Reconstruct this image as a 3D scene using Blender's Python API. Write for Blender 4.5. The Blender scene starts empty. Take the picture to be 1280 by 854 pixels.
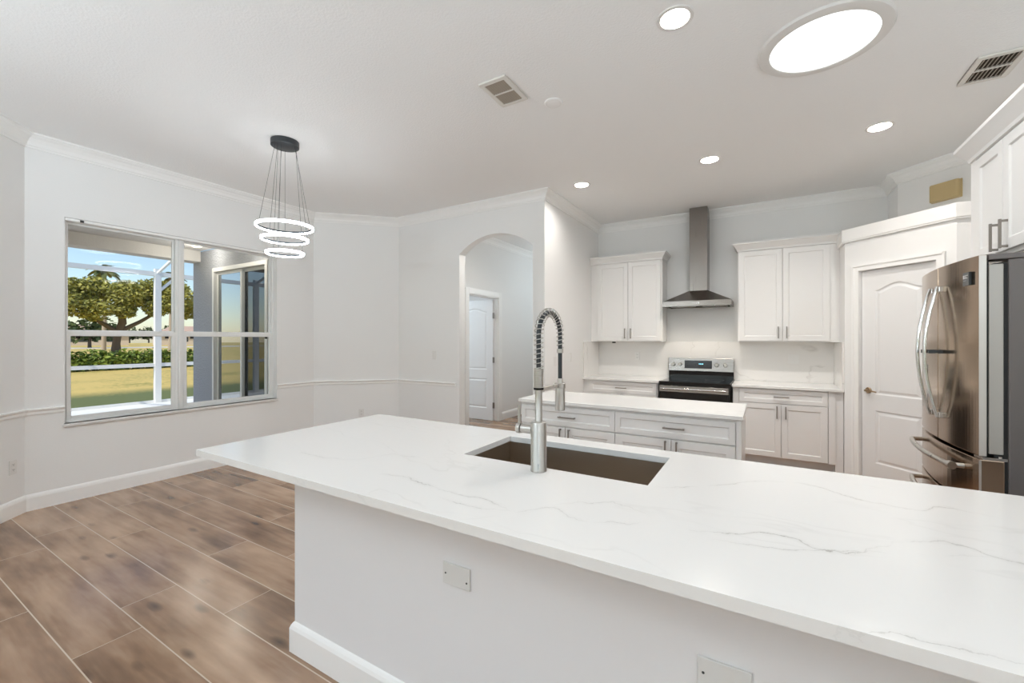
import bpy, bmesh, math, random
import numpy as np
from mathutils import Matrix, Vector
PI = math.pi
random.seed(7); rng = np.random.default_rng(11)
S = bpy.context.scene
COL = S.collection

# ------------------------------------------------------------------ camera, world, sun, exposure
cam = bpy.data.objects.new('camera', bpy.data.cameras.new('camera')); COL.objects.link(cam)
cam.location = (0, 0, 1.446); cam.rotation_euler = (PI/2, 0, math.radians(30.67))
cam.data.sensor_width = 36; cam.data.lens = 15.0; cam.data.shift_y = -0.00234; cam.data.clip_start = .05; cam.data.clip_end = 600
S.camera = cam
S.view_settings.view_transform = 'Standard'; S.view_settings.look = 'None'
S.view_settings.gamma = 1; S.view_settings.use_curve_mapping = False
S.view_settings.exposure = 0.12
S.cycles.use_denoising = True
S.cycles.max_bounces = 14; S.cycles.diffuse_bounces = 10; S.cycles.glossy_bounces = 5
S.cycles.transparent_max_bounces = 16; S.cycles.transmission_bounces = 6
S.cycles.sample_clamp_indirect = 6; S.cycles.caustics_reflective = False; S.cycles.caustics_refractive = False
SKY_STRENGTH = 0.165
SUN_STRENGTH = 3.6
DL_POWER = 11.0           # each recessed ceiling light
TUNNEL_POWER = 9.0
FILL_UPLIGHT_POWER = 185.0       # each unseen uplighter added to brighten the ceiling
FILL_GLOBE_POWER = 30.0        # each unseen globe light added behind the camera for brightness       # the tubular skylight
wld = bpy.data.worlds.new('sky'); S.world = wld; wld.use_nodes = True
_n = wld.node_tree.nodes; _l = wld.node_tree.links
_bg = _n['Background']; _sky = _n.new('ShaderNodeTexSky'); _sky.sky_type = 'NISHITA'
_sky.sun_disc = False; _sky.sun_elevation = math.radians(48); _sky.sun_rotation = math.radians(210)
_sky.air_density = 1.0; _sky.dust_density = 0.6; _sky.ozone_density = 1.5
_l.new(_sky.outputs[0], _bg.inputs[0]); _bg.inputs[1].default_value = SKY_STRENGTH
sun = bpy.data.objects.new('sun', bpy.data.lights.new('sun', 'SUN')); COL.objects.link(sun)
sun.data.energy = SUN_STRENGTH; sun.data.angle = math.radians(.6); sun.data.color = (1, .95, .86)
sun.rotation_euler = Vector((-0.16, 0.66, -0.74)).to_track_quat('-Z', 'Y').to_euler(); sun.location = (-20, 15, 25)

# ------------------------------------------------------------------ materials
def lin(r, g, b):
    f = lambda c: (c/255/12.92 if c/255 <= .04045 else ((c/255+.055)/1.055)**2.4)
    return (f(r), f(g), f(b), 1)
def mat(name, col, rough=.5, metal=0., **k):
    m = bpy.data.materials.new(name); m.use_nodes = True
    b = m.node_tree.nodes['Principled BSDF']
    b.inputs['Base Color'].default_value = col if len(col) == 4 else (*col, 1)
    b.inputs['Roughness'].default_value = rough; b.inputs['Metallic'].default_value = metal
    for key, v in k.items(): b.inputs[key].default_value = v
    return m
def nodes(m): return m.node_tree.nodes, m.node_tree.links, m.node_tree.nodes['Principled BSDF']
def bumped(m, scale, strength, dist=.002, detail=3):
    n, l, b = nodes(m)
    tc = n.new('ShaderNodeNewGeometry'); ns = n.new('ShaderNodeTexNoise'); bp = n.new('ShaderNodeBump')
    ns.inputs['Scale'].default_value = scale; ns.inputs['Detail'].default_value = detail
    bp.inputs['Strength'].default_value = strength; bp.inputs['Distance'].default_value = dist
    l.new(tc.outputs['Position'], ns.inputs['Vector']); l.new(ns.outputs[0], bp.inputs['Height']); l.new(bp.outputs[0], b.inputs['Normal'])
    return m
def emit(name, col, st):
    m = mat(name, col, .6); b = m.node_tree.nodes['Principled BSDF']
    b.inputs['Emission Color'].default_value = (*col[:3], 1); b.inputs['Emission Strength'].default_value = st
    return m
def brushed(name, col, rough, sx, sy, sz):
    m = mat(name, col, rough, 1.); n, l, b = nodes(m)
    tc = n.new('ShaderNodeTexCoord'); mp = n.new('ShaderNodeMapping'); ns = n.new('ShaderNodeTexNoise'); mr = n.new('ShaderNodeMapRange')
    mp.inputs['Scale'].default_value = (sx, sy, sz); ns.inputs['Scale'].default_value = 1; ns.inputs['Detail'].default_value = 4
    mr.inputs['To Min'].default_value = rough-.05; mr.inputs['To Max'].default_value = rough+.07
    l.new(tc.outputs['Object'], mp.inputs[0]); l.new(mp.outputs[0], ns.inputs[0]); l.new(ns.outputs[0], mr.inputs[0]); l.new(mr.outputs[0], b.inputs['Roughness'])
    bp = n.new('ShaderNodeBump'); bp.inputs['Strength'].default_value = .05; bp.inputs['Distance'].default_value = .001
    l.new(ns.outputs[0], bp.inputs['Height']); l.new(bp.outputs[0], b.inputs['Normal'])
    return m
def glass(name, tint=(1, 1, 1), refl=1.0, gcol=(1, 1, 1)):
    m = bpy.data.materials.new(name); m.use_nodes = True; n = m.node_tree.nodes; l = m.node_tree.links
    n.remove(n['Principled BSDF']); out = n['Material Output']
    t = n.new('ShaderNodeBsdfTransparent'); t.inputs[0].default_value = (*tint, 1)
    g = n.new('ShaderNodeBsdfGlossy'); g.inputs['Roughness'].default_value = .01; g.inputs[0].default_value = (*gcol, 1)
    fr = n.new('ShaderNodeFresnel'); fr.inputs[0].default_value = 1.5
    mu = n.new('ShaderNodeMath'); mu.operation = 'MULTIPLY'; mu.inputs[1].default_value = refl
    mx = n.new('ShaderNodeMixShader'); l.new(fr.outputs[0], mu.inputs[0]); l.new(mu.outputs[0], mx.inputs[0])
    l.new(t.outputs[0], mx.inputs[1]); l.new(g.outputs[0], mx.inputs[2]); l.new(mx.outputs[0], out.inputs[0])
    return m

M_wall = bumped(mat('wall_paint', (.84, .842, .836), .65), 90, .18)
M_ceil = bumped(mat('ceiling_texture_paint', (.88, .885, .885), .8), 70, .55, .004)
M_trim = mat('white_trim_gloss', (.89, .89, .88), .35)
M_cab = mat('white_cabinet_lacquer', (.80, .795, .785), .33)
M_panel = bumped(mat('white_peninsula_paint', (.78, .78, .79), .5), 40, .08)
M_door = mat('white_door_paint', (.80, .80, .80), .4)
M_steel = brushed('brushed_steel', (.60, .57, .53), .26, 3, 3, 300)
M_range = brushed('range_steel', (.40, .38, .355), .26, 3, 3, 300)
M_nickel = brushed('brushed_nickel', (.55, .53, .50), .28, 60, 60, 4)
M_fridge = brushed('warm_stainless', (.40, .30, .22), .14, 250, 250, 3)
M_fridge_edge = mat('pale_steel_edge', (.72, .70, .67), .3, .9)
M_trim_strip = mat('door_edge_strip', (.60, .57, .53), .35, .4)
M_liner = mat('door_side_grey', (.42, .40, .37), .4, .3)
M_fridge_side = mat('grey_appliance_paint', (.145, .13, .125), .45, .2)
M_handle_steel = mat('polished_handle_steel', (.62, .61, .60), .2, 1.)
M_hood = brushed('hood_steel', (.28, .255, .235), .24, 120, 120, 2)
M_sink = brushed('sink_steel', (.45, .39, .325), .34, 4, 120, 120)
M_black = mat('black_enamel', (.006, .006, .006), .15)
M_black_glass = mat('black_glass', (.010, .009, .009), .06)
M_gasket = mat('black_gasket', (.006, .006, .006), .6)
M_dkgrey = mat('charcoal_metal', (.06, .065, .07), .4, .6)
M_pull = mat('satin_nickel_pull', (.30, .275, .25), .35, .9)
M_bronze = mat('antique_brass', (.33, .24, .15), .3, 1.)
M_plate = mat('white_plastic', (.78, .775, .76), .35)
M_plate_grey = mat('pale_grey_plastic', (.74, .73, .71), .4)
M_blank = mat('blank_plate_plastic', (.71, .71, .695), .4)
M_slot = mat('dark_slot', (.05, .05, .05), .6)
M_chime = mat('tan_plastic', (.56, .43, .22), .5)
M_vent = mat('vent_white_metal', (.72, .70, .66), .5)
M_louver = mat('vent_louver_metal', (.42, .37, .31), .5)
M_dark = mat('duct_dark', (.05, .04, .03), .9)
M_alu = mat('white_aluminium', (.82, .83, .82), .4)
M_alu_shade = mat('grey_aluminium', (.42, .43, .42), .45)
M_glass = glass('window_glass', (.97, .985, .98), .10)
M_slider_glass = glass('tinted_slider_glass', (.45, .48, .5), 4.2, (.9, .95, 1))
M_dark_glass = glass('dark_slider_glass', (.35, .36, .38), 1.6, (.9, .95, 1))
M_screen = mat('dark_curtain', (.055, .055, .06), .9)
M_stucco = bumped(mat('grey_blue_stucco', (.40, .42, .46), .9), 35, .8, .02)
M_lanai = bumped(mat('lanai_soffit_stucco', (.85, .84, .82), .9), 40, .35, .01)
M_deck = bumped(mat('pale_concrete', (.80, .79, .77), .8), 8, .2)
M_white_out = mat('white_cage_aluminium', (.85, .85, .85), .4)
M_led = emit('led_white', (.90, .96, 1), 38)
M_can = mat('downlight_baffle', (.90, .86, .76), .4)
M_lens = emit('downlight_lens', (1, .97, .90), 10)
M_tunnel = emit('skylight_diffuser', (.93, .98, 1), 1.35)
M_globe = glass('opal_globe', (.98, .98, .97), .3)
M_lanai_lamp = emit('lanai_lamp_glow', (1, .78, .5), 2.2)
M_display = emit('display_blue', (.3, .8, 1), 1.6)
M_label_white = mat('label_print', (.62, .62, .62), .5)
M_bark = bumped(mat('bark', (.16, .12, .09), .9), 10, .8, .05)
M_palm_bark = mat('palm_bark', (.42, .34, .27), .9)
M_roof = mat('clay_roof', (.52, .36, .29), .8)
M_house = mat('house_stucco', (.66, .55, .46), .8)
M_house_glass = mat('house_window', (.06, .07, .08), .2)
M_road = mat('road', (.62, .56, .50), .9)

def leafmat(name, c1, c2):
    m = mat(name, c1, .75); n, l, b = nodes(m)
    g = n.new('ShaderNodeNewGeometry'); r = n.new('ShaderNodeValToRGB')
    r.color_ramp.elements[0].color = (*c1, 1); r.color_ramp.elements[1].color = (*c2, 1)
    l.new(g.outputs['Random Per Island'], r.inputs[0]); l.new(r.outputs[0], b.inputs[0])
    return m
M_oak = leafmat('oak_leaves', (.14, .155, .028), (.54, .49, .12))
M_far = leafmat('far_leaves', (.03, .055, .018), (.11, .14, .04))
M_hedge = leafmat('hedge_leaves', (.06, .11, .015), (.27, .34, .05))
M_palm = leafmat('palm_leaves', (.06, .085, .02), (.19, .19, .06))

def grassmat():
    m = mat('lawn', (.4, .3, .1), .9); n, l, b = nodes(m)
    g = n.new('ShaderNodeNewGeometry'); a = n.new('ShaderNodeTexNoise'); a.inputs['Scale'].default_value = .35; a.inputs['Detail'].default_value = 6
    c = n.new('ShaderNodeTexNoise'); c.inputs['Scale'].default_value = 9; c.inputs['Detail'].default_value = 5
    mx = n.new('ShaderNodeMath'); mx.operation = 'ADD'
    r = n.new('ShaderNodeValToRGB'); r.color_ramp.elements[0].position = .72; r.color_ramp.elements[1].position = 1.25
    r.color_ramp.elements[0].color = (.27, .25, .055, 1); r.color_ramp.elements[1].color = (.62, .45, .14, 1)
    l.new(g.outputs['Position'], a.inputs[0]); l.new(g.outputs['Position'], c.inputs[0]); l.new(a.outputs[0], mx.inputs[0]); l.new(c.outputs[0], mx.inputs[1])
    l.new(mx.outputs[0], r.inputs[0])
    # lusher, greener turf along the irrigated strip beside the deck
    sp = n.new('ShaderNodeSeparateXYZ'); l.new(g.outputs['Position'], sp.inputs[0])
    mr = n.new('ShaderNodeMapRange'); mr.inputs['From Min'].default_value = -16.6; mr.inputs['From Max'].default_value = -14.9
    ad = n.new('ShaderNodeMath'); ad.operation = 'MULTIPLY_ADD'; ad.inputs[1].default_value = 2.2; l.new(c.outputs[0], ad.inputs[0]); l.new(sp.outputs[0], ad.inputs[2]); l.new(ad.outputs[0], mr.inputs[0])
    gm = n.new('ShaderNodeMix'); gm.data_type = 'RGBA'; gm.inputs['B'].default_value = (.13, .15, .045, 1)
    l.new(mr.outputs[0], gm.inputs['Factor']); l.new(r.outputs[0], gm.inputs['A']); l.new(gm.outputs['Result'], b.inputs[0])
    return m
M_grass = grassmat()

def quartz(name, veins, seed=0., ground=(.80, .79, .775), fine=.5):
    """white quartz; veins = list of (points (x, y) along the slab, half width, darkness)"""
    m = mat(name, ground, .15); n, l, b = nodes(m)
    b.inputs['Specular IOR Level'].default_value = .42
    g = n.new('ShaderNodeNewGeometry'); sp = n.new('ShaderNodeSeparateXYZ'); l.new(g.outputs['Position'], sp.inputs[0])
    def math_(op, a, c=None, clamp=False):
        q = n.new('ShaderNodeMath'); q.operation = op; q.use_clamp = clamp
        for i, s in enumerate((a, c)):
            if s is None: continue
            if isinstance(s, (int, float)): q.inputs[i].default_value = s
            else: l.new(s, q.inputs[i])
        return q.outputs[0]
    nz = n.new('ShaderNodeTexNoise'); nz.inputs['Scale'].default_value = 11; nz.inputs['Detail'].default_value = 9; nz.inputs['Roughness'].default_value = .62
    l.new(g.outputs['Position'], nz.inputs[0]); wob = math_('MULTIPLY', math_('SUBTRACT', nz.outputs[0], .5), .085)
    br = n.new('ShaderNodeTexNoise'); br.inputs['Scale'].default_value = 7; br.inputs['Detail'].default_value = 2
    mp = n.new('ShaderNodeMapping'); mp.inputs['Location'].default_value = (seed+3, 5, 2); l.new(g.outputs['Position'], mp.inputs[0]); l.new(mp.outputs[0], br.inputs[0])
    brk = math_('MULTIPLY', math_('SUBTRACT', br.outputs[0], .34, True), 3.0, True)
    tot = None
    X0, X1, Y0, Y1 = -2.5, 1.8, .8, 2.3
    for pts, hw, dk in veins:
        fc = n.new('ShaderNodeFloatCurve'); cv = fc.mapping.curves[0]
        P = [((x-X0)/(X1-X0), (y-Y0)/(Y1-Y0)) for x, y in sorted(pts)]
        for i, p in enumerate(P):
            if i < 2: cv.points[i].location = p
            else: cv.points.new(*p)
        for p in cv.points: p.handle_type = 'AUTO'
        fc.mapping.update()
        t = math_('DIVIDE', math_('SUBTRACT', sp.outputs[0], X0), X1-X0); l.new(t, fc.inputs[1])
        f = math_('ADD', math_('MULTIPLY', fc.outputs[0], Y1-Y0), Y0)
        d = math_('ABSOLUTE', math_('SUBTRACT', math_('SUBTRACT', sp.outputs[1], f), wob))
        ln = math_('SUBTRACT', 1., math_('DIVIDE', d, hw), True)
        hal = math_('MULTIPLY', math_('SUBTRACT', 1., math_('DIVIDE', d, hw*7), True), .22)
        a0, a1 = min(p[0] for p in pts), max(p[0] for p in pts)
        r = math_('MULTIPLY', math_('MULTIPLY', math_('SUBTRACT', sp.outputs[0], a0), 9., True), math_('MULTIPLY', math_('SUBTRACT', a1, sp.outputs[0]), 9., True))
        v = math_('MULTIPLY', math_('MULTIPLY', math_('ADD', ln, hal), r), dk)
        v = math_('MULTIPLY', v, brk)
        tot = v if tot is None else math_('MAXIMUM', tot, v)
    # free drifting hairline veins everywhere
    mp2 = n.new('ShaderNodeMapping'); mp2.inputs['Location'].default_value = (seed, seed*1.7, 0); mp2.inputs['Rotation'].default_value = (.3, .5, .35); mp2.inputs['Scale'].default_value = (.55, 1.25, 1.1)
    n2 = n.new('ShaderNodeTexNoise'); n2.inputs['Scale'].default_value = 1.1; n2.inputs['Detail'].default_value = 5; n2.inputs['Roughness'].default_value = .5; n2.inputs['Distortion'].default_value = .5
    l.new(g.outputs['Position'], mp2.inputs[0]); l.new(mp2.outputs[0], n2.inputs[0])
    dv = math_('ABSOLUTE', math_('SUBTRACT', n2.outputs[0], .5))
    hv = math_('MULTIPLY', math_('MULTIPLY', math_('SUBTRACT', 1., math_('DIVIDE', dv, .007), True), fine), brk)
    tot = hv if tot is None else math_('MAXIMUM', tot, hv)
    mx = n.new('ShaderNodeMix'); mx.data_type = 'RGBA'
    mx.inputs['A'].default_value = (*ground, 1); mx.inputs['B'].default_value = (.36, .345, .32, 1)
    l.new(tot, mx.inputs['Factor']); l.new(mx.outputs['Result'], b.inputs[0])
    return m
VEINS = [
 ([(-.95, 1.10), (-.67, 1.13), (-.57, 1.22), (-.47, 1.18), (-.38, 1.21), (-.24, 1.28), (-.18, 1.28), (-.07, 1.31), (-.01, 1.36), (.06, 1.36), (.13, 1.33), (.26, 1.43), (.34, 1.51), (.42, 1.54), (.5, 1.49), (.6, 1.5)], .0028, .75),
 ([(-.36, 1.58), (-.25, 1.63), (-.14, 1.73), (-.04, 1.82), (.06, 1.88), (.14, 1.89), (.25, 1.81), (.39, 1.78), (.5, 1.86), (.62, 1.81)], .0028, .6),
 ([(-.60, 1.20), (-.47, 1.34), (-.41, 1.36), (-.32, 1.32), (-.22, 1.28)], .003, .4),
 ([(-.14, 1.25), (-.03, 1.26), (.06, 1.29), (.13, 1.33), (.25, 1.38), (.39, 1.45), (.5, 1.51)], .003, .5),
 ([(-1.98, 1.24), (-1.7, 1.22), (-1.55, 1.27), (-1.48, 1.41), (-1.32, 1.45), (-1.18, 1.56)], .004, .3),
 ([(-1.4, 1.10), (-1.23, 1.2), (-1.07, 1.18), (-.91, 1.16), (-.8, 1.17), (-.66, 1.10)], .0028, .6),
 ([(-.80, .97), (-.74, 1.03), (-.66, 1.11), (-.6, 1.2)], .0028, .65),
 ([(.05, .96), (.16, 1.0), (.3, 1.03), (.42, 1.02)], .0028, .6)]
M_quartz = quartz('veined_white_quartz', VEINS, 0., fine=.12)
M_quartz_island = quartz('plain_white_quartz', [], 7.3, (.82, .815, .80), .12)
M_backsplash = quartz('backsplash_quartz', [], 21.4, (.80, .785, .765), .4)
M_sill = bumped(mat('marble_sill', (.70, .69, .67), .3), 14, .3)

def floormat():
    m = mat('wood_look_plank_tile', (.25, .18, .12), .28); n, l, b = nodes(m)
    uv = n.new('ShaderNodeUVMap'); uv.uv_map = 'plank'; at = n.new('ShaderNodeAttribute'); at.attribute_name = 'rnd'
    sp = n.new('ShaderNodeSeparateXYZ'); l.new(uv.outputs[0], sp.inputs[0])
    sa = n.new('ShaderNodeSeparateColor'); l.new(at.outputs['Color'], sa.inputs[0])
    def math_(op, a, c=None, clamp=False):
        q = n.new('ShaderNodeMath'); q.operation = op; q.use_clamp = clamp
        for i, s in enumerate((a, c)):
            if s is None: continue
            if isinstance(s, (int, float)): q.inputs[i].default_value = s
            else: l.new(s, q.inputs[i])
        return q.outputs[0]
    def vec(x, y, z):
        c = n.new('ShaderNodeCombineXYZ')
        for i, s in enumerate((x, y, z)):
            if isinstance(s, (int, float)): c.inputs[i].default_value = s
            else: l.new(s, c.inputs[i])
        return c.outputs[0]
    def noise(v, sc, det=4, rough=.55, dist=0):
        t = n.new('ShaderNodeTexNoise'); t.inputs['Scale'].default_value = sc; t.inputs['Detail'].default_value = det; t.inputs['Roughness'].default_value = rough; t.inputs['Distortion'].default_value = dist
        l.new(v, t.inputs[0]); return t.outputs[0]
    off = math_('MULTIPLY', sa.outputs[0], 60.)
    grain = noise(vec(math_('ADD', math_('MULTIPLY', sp.outputs[0], 1.6), off), math_('MULTIPLY', sp.outputs[1], 19.), off), 1., 5, .5, .35)
    cloud = noise(vec(math_('ADD', math_('MULTIPLY', sp.outputs[0], 1.7), off), math_('MULTIPLY', sp.outputs[1], 6.5), off), 1., 3)
    vo = n.new('ShaderNodeTexVoronoi'); vo.inputs['Scale'].default_value = 1.; vo.inputs['Randomness'].default_value = 1
    l.new(vec(math_('ADD', math_('MULTIPLY', sp.outputs[0], 2.2), off), math_('MULTIPLY', sp.outputs[1], 6.), off), vo.inputs[0])
    kn = math_('SUBTRACT', 1., math_('DIVIDE', math_('ADD', vo.outputs['Distance'], math_('MULTIPLY', math_('SUBTRACT', grain, .5), .25)), .17), True)
    t = math_('ADD', math_('ADD', math_('MULTIPLY', grain, .45), math_('MULTIPLY', cloud, .85)), math_('MULTIPLY', math_('SUBTRACT', sa.outputs[1], .5), .16))
    r = n.new('ShaderNodeValToRGB'); cr = r.color_ramp; cr.elements[0].position = .38; cr.elements[1].position = .90
    cr.elements[0].color = lin(98, 73, 54); cr.elements[1].color = lin(187, 156, 129)
    e = cr.elements.new(.62); e.color = lin(146, 115, 90)
    l.new(t, r.inputs[0])
    k = n.new('ShaderNodeMix'); k.data_type = 'RGBA'; k.inputs['B'].default_value = lin(56, 42, 33)
    l.new(math_('MULTIPLY', math_('POWER', kn, .8), .8, True), k.inputs['Factor']); l.new(r.outputs[0], k.inputs['A'])
    ed = math_('MINIMUM', math_('MINIMUM', sp.outputs[1], math_('SUBTRACT', .257, sp.outputs[1])), math_('ADD', math_('MINIMUM', sp.outputs[0], math_('SUBTRACT', 1.6, sp.outputs[0])), .0008))
    gr = math_('LESS_THAN', ed, .0027)
    gm = n.new('ShaderNodeMix'); gm.data_type = 'RGBA'; gm.inputs['B'].default_value = lin(205, 186, 165)
    l.new(gr, gm.inputs['Factor']); l.new(k.outputs['Result'], gm.inputs['A']); l.new(gm.outputs['Result'], b.inputs[0])
    ro = math_('ADD', .17, math_('MULTIPLY', grain, .10)); b.inputs['Specular IOR Level'].default_value = .85; l.new(ro, b.inputs['Roughness'])
    bp = n.new('ShaderNodeBump'); bp.inputs['Strength'].default_value = .15; bp.inputs['Distance'].default_value = .002
    l.new(math_('SUBTRACT', grain, gr), bp.inputs['Height']); l.new(bp.outputs[0], b.inputs['Normal'])
    return m
M_floor = floormat()

# ------------------------------------------------------------------ mesh helpers
class MB:
    def __init__(s): s.v = []; s.f = []; s.sm = []
    def add(s, V, F, smooth=False, M=None):
        o = len(s.v)
        s.v += [tuple(M @ Vector(p)) if M else tuple(p) for p in V]
        s.f += [tuple(i+o for i in f) for f in F]; s.sm += [smooth]*len(F); return s
    def box(s, x0, x1, y0, y1, z0, z1, M=None):
        x0, x1 = min(x0, x1), max(x0, x1); y0, y1 = min(y0, y1), max(y0, y1); z0, z1 = min(z0, z1), max(z0, z1)
        V = [(x, y, z) for z in (z0, z1) for y in (y0, y1) for x in (x0, x1)]
        return s.add(V, [(0, 2, 3, 1), (4, 5, 7, 6), (0, 1, 5, 4), (2, 6, 7, 3), (0, 4, 6, 2), (1, 3, 7, 5)], False, M)
    def prism(s, P, z0, z1, M=None):
        n = len(P); V = [(x, y, z0) for x, y in P]+[(x, y, z1) for x, y in P]
        return s.add(V, [tuple(range(n-1, -1, -1)), tuple(range(n, 2*n))]+[(i, (i+1) % n, n+(i+1) % n, n+i) for i in range(n)], False, M)
    def prism_y(s, P, y0, y1, M=None):           # outline in x, z
        n = len(P); V = [(x, y0, z) for x, z in P]+[(x, y1, z) for x, z in P]
        return s.add(V, [tuple(range(n)), tuple(range(2*n-1, n-1, -1))]+[(i, n+i, n+(i+1) % n, (i+1) % n) for i in range(n)], False, M)
    def tube(s, P, r, n=12, closed=False, cap=True, smooth=True):
        P = [Vector(p) for p in P]; R = r if isinstance(r, (list, tuple)) else [r]*len(P); k = len(P); V = []
        t0 = (P[1]-P[0]).normalized(); a = t0.orthogonal().normalized()
        for i, p in enumerate(P):
            if closed: t = (P[(i+1) % k]-P[i-1]).normalized()
            else: t = (P[min(i+1, k-1)]-P[max(i-1, 0)]).normalized()
            a = (a-t*a.dot(t)).normalized(); b = t.cross(a)
            V += [p+(a*math.cos(2*PI*j/n)+b*math.sin(2*PI*j/n))*R[i] for j in range(n)]
        F = []
        for i in range(k if closed else k-1):
            i2 = (i+1) % k
            F += [(i*n+j, i*n+(j+1) % n, i2*n+(j+1) % n, i2*n+j) for j in range(n)]
        s.add(V, F, smooth)
        if cap and not closed:
            s.add(V[:n], [tuple(range(n-1, -1, -1))]); s.add(V[-n:], [tuple(range(n))])
        return s
    def cyl(s, a, b, r, n=20): return s.tube([a, b], r, n)
    def lathe(s, prof, c=(0, 0, 0), n=40, axis='z', smooth=True):   # profile (radius, height), closed at both ends if radius is 0
        V = []; F = []
        for r, h in prof:
            for j in range(n):
                x, y = r*math.cos(2*PI*j/n), r*math.sin(2*PI*j/n)
                V.append({'z': (c[0]+x, c[1]+y, c[2]+h), 'y': (c[0]+x, c[1]+h, c[2]+y), 'x': (c[0]+h, c[1]+x, c[2]+y)}[axis])
        for i in range(len(prof)-1): F += [(i*n+j, i*n+(j+1) % n, (i+1)*n+(j+1) % n, (i+1)*n+j) for j in range(n)]
        return s.add(V, F, smooth)
    def sweep(s, path, prof, z, side=1, caps=True):   # path in xy; profile (out to the side, up); side=1 is the right hand
        P = [Vector(p) for p in path]; k = len(P); m = len(prof); N = []
        for i in range(k-1):
            d = (P[i+1]-P[i]).normalized(); N.append(Vector((d.y, -d.x))*side)
        V = []
        for i in range(k):
            if i == 0: o = N[0]
            elif i == k-1: o = N[-1]
            else: o = (N[i-1]+N[i])/(1+N[i-1].dot(N[i]))
            V += [(P[i].x+o.x*a, P[i].y+o.y*a, z+b) for a, b in prof]
        F = [(i*m+j, i*m+(j+1) % m, (i+1)*m+(j+1) % m, (i+1)*m+j) for i in range(k-1) for j in range(m)]
        if caps: F += [tuple(range(m)), tuple(range(k*m-1, (k-1)*m-1, -1))]
        return s.add(V, F)
    def build(s, name, m, parent=None, bevel=0, seg=2, smooth=None):
        me = bpy.data.meshes.new(name); V = s.v; loc = None
        if parent is None:
            A = np.array(V); loc = ((A[:, 0].min()+A[:, 0].max())/2, (A[:, 1].min()+A[:, 1].max())/2, A[:, 2].min()); V = (A-np.array(loc)).tolist()
        me.from_pydata(V, [], s.f); me.update()
        bm = bmesh.new(); bm.from_mesh(me); bmesh.ops.remove_doubles(bm, verts=bm.verts, dist=1e-6)
        bmesh.ops.recalc_face_normals(bm, faces=bm.faces)
        bm.to_mesh(me); bm.free()
        if any(s.sm) or smooth:
            me.polygons.foreach_set('use_smooth', [True]*len(me.polygons)); me.set_sharp_from_angle(angle=math.radians(38))
        me.materials.append(m)
        o = bpy.data.objects.new(name, me); COL.objects.link(o)
        if parent is not None: o.parent = parent
        else: o.location = loc
        if bevel:
            b = o.modifiers.new('bevel', 'BEVEL'); b.width = bevel; b.segments = seg; b.limit_method = 'ANGLE'; b.angle_limit = math.radians(40); b.harden_normals = False
        return o
def tag(o, label, cat, group=None, kind=None):
    o['label'] = label; o['category'] = cat
    if group: o['group'] = group
    if kind: o['kind'] = kind
    return o
def thing(name, label, cat, loc=(0, 0, 0), rz=0, group=None):
    o = bpy.data.objects.new(name, None); COL.objects.link(o); o.empty_display_size = .1
    o.location = loc; o.rotation_euler = (0, 0, math.radians(rz)); return tag(o, label, cat, group)
def struct(o): o['kind'] = 'structure'; return o
def B(*a, **k): return MB().box(*a, **k)
def dup(root, loc, label, group=None, rz=None):
    r = root.copy(); COL.objects.link(r); r.location = loc; r['label'] = label
    if group: r['group'] = group
    if rz is not None: r.rotation_euler = (0, 0, math.radians(rz))
    for ch in list(root.children):
        c = ch.copy(); COL.objects.link(c); c.parent = r
        for g in list(ch.children):
            d = g.copy(); COL.objects.link(d); d.parent = c
    return r
def fill(loops, y, name='f', flip=False):
    """flat sheet in the x, z plane at y bounded by the outer loop and holes; returns verts, faces"""
    bm = bmesh.new(); E = []
    for lp in loops:
        vs = [bm.verts.new((x, y, z)) for x, z in lp]
        E += [bm.edges.new((vs[i], vs[(i+1) % len(vs)])) for i in range(len(vs))]
    bmesh.ops.triangle_fill(bm, use_beauty=True, use_dissolve=False, edges=E, normal=(0, -1, 0))
    bm.verts.index_update(); V = [tuple(v.co) for v in bm.verts]; F = [tuple(v.index for v in f.verts) for f in bm.faces]; bm.free()
    return V, F
def inset(lp, d):
    n = len(lp); out = []; A = sum(lp[i][0]*lp[(i+1) % n][1]-lp[(i+1) % n][0]*lp[i][1] for i in range(n)); sg = 1 if A > 0 else -1
    for i in range(n):
        p0, p1, p2 = Vector(lp[i-1]), Vector(lp[i]), Vector(lp[(i+1) % n]); a = (p1-p0).normalized(); b = (p2-p1).normalized()
        n1 = Vector((-a.y, a.x))*sg; n2 = Vector((-b.y, b.x))*sg; o = (n1+n2)/(1+n1.dot(n2))*d; out.append((p1.x+o.x, p1.y+o.y))
    return out

# ------------------------------------------------------------------ setting: floor, ceilings
CEIL = 3.17
def make_floor():
    W, L = .257, 1.6; X0, X1, Y0, Y1 = -9.3, 4.7, -5.2, 8.4
    known = {0: -3.365, 1: -2.69, 2: -2.976, 3: -2.45, 5: -4.33}
    V = []; F = []; UV = []; C = []
    k0 = int(math.floor((Y0-.383)/W)); k1 = int(math.ceil((Y1-.383)/W))
    for k in range(k0, k1):
        y = .383+k*W
        off = known.get(k, random.uniform(0, L)); x = off-math.ceil((off-X0)/L)*L
        while x < X1:
            xe = x+L
            o = len(V); V += [(x, y, 0), (xe, y, 0), (xe, y+W, 0), (x, y+W, 0)]; F.append((o, o+1, o+2, o+3))
            UV += [(0, 0), (L, 0), (L, W), (0, W)]; r = (random.random(), random.random(), random.random(), 1); C += [r]*4
            x = xe
    me = bpy.data.meshes.new('floor'); me.from_pydata(V, [], F); u = me.uv_layers.new(name='plank'); u.data.foreach_set('uv', [c for p in UV for c in p])
    ca = me.color_attributes.new('rnd', 'FLOAT_COLOR', 'CORNER'); ca.data.foreach_set('color', [c for p in C for c in p])
    me.materials.append(M_floor); o = bpy.data.objects.new('floor', me); COL.objects.link(o); return struct(o)
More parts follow.
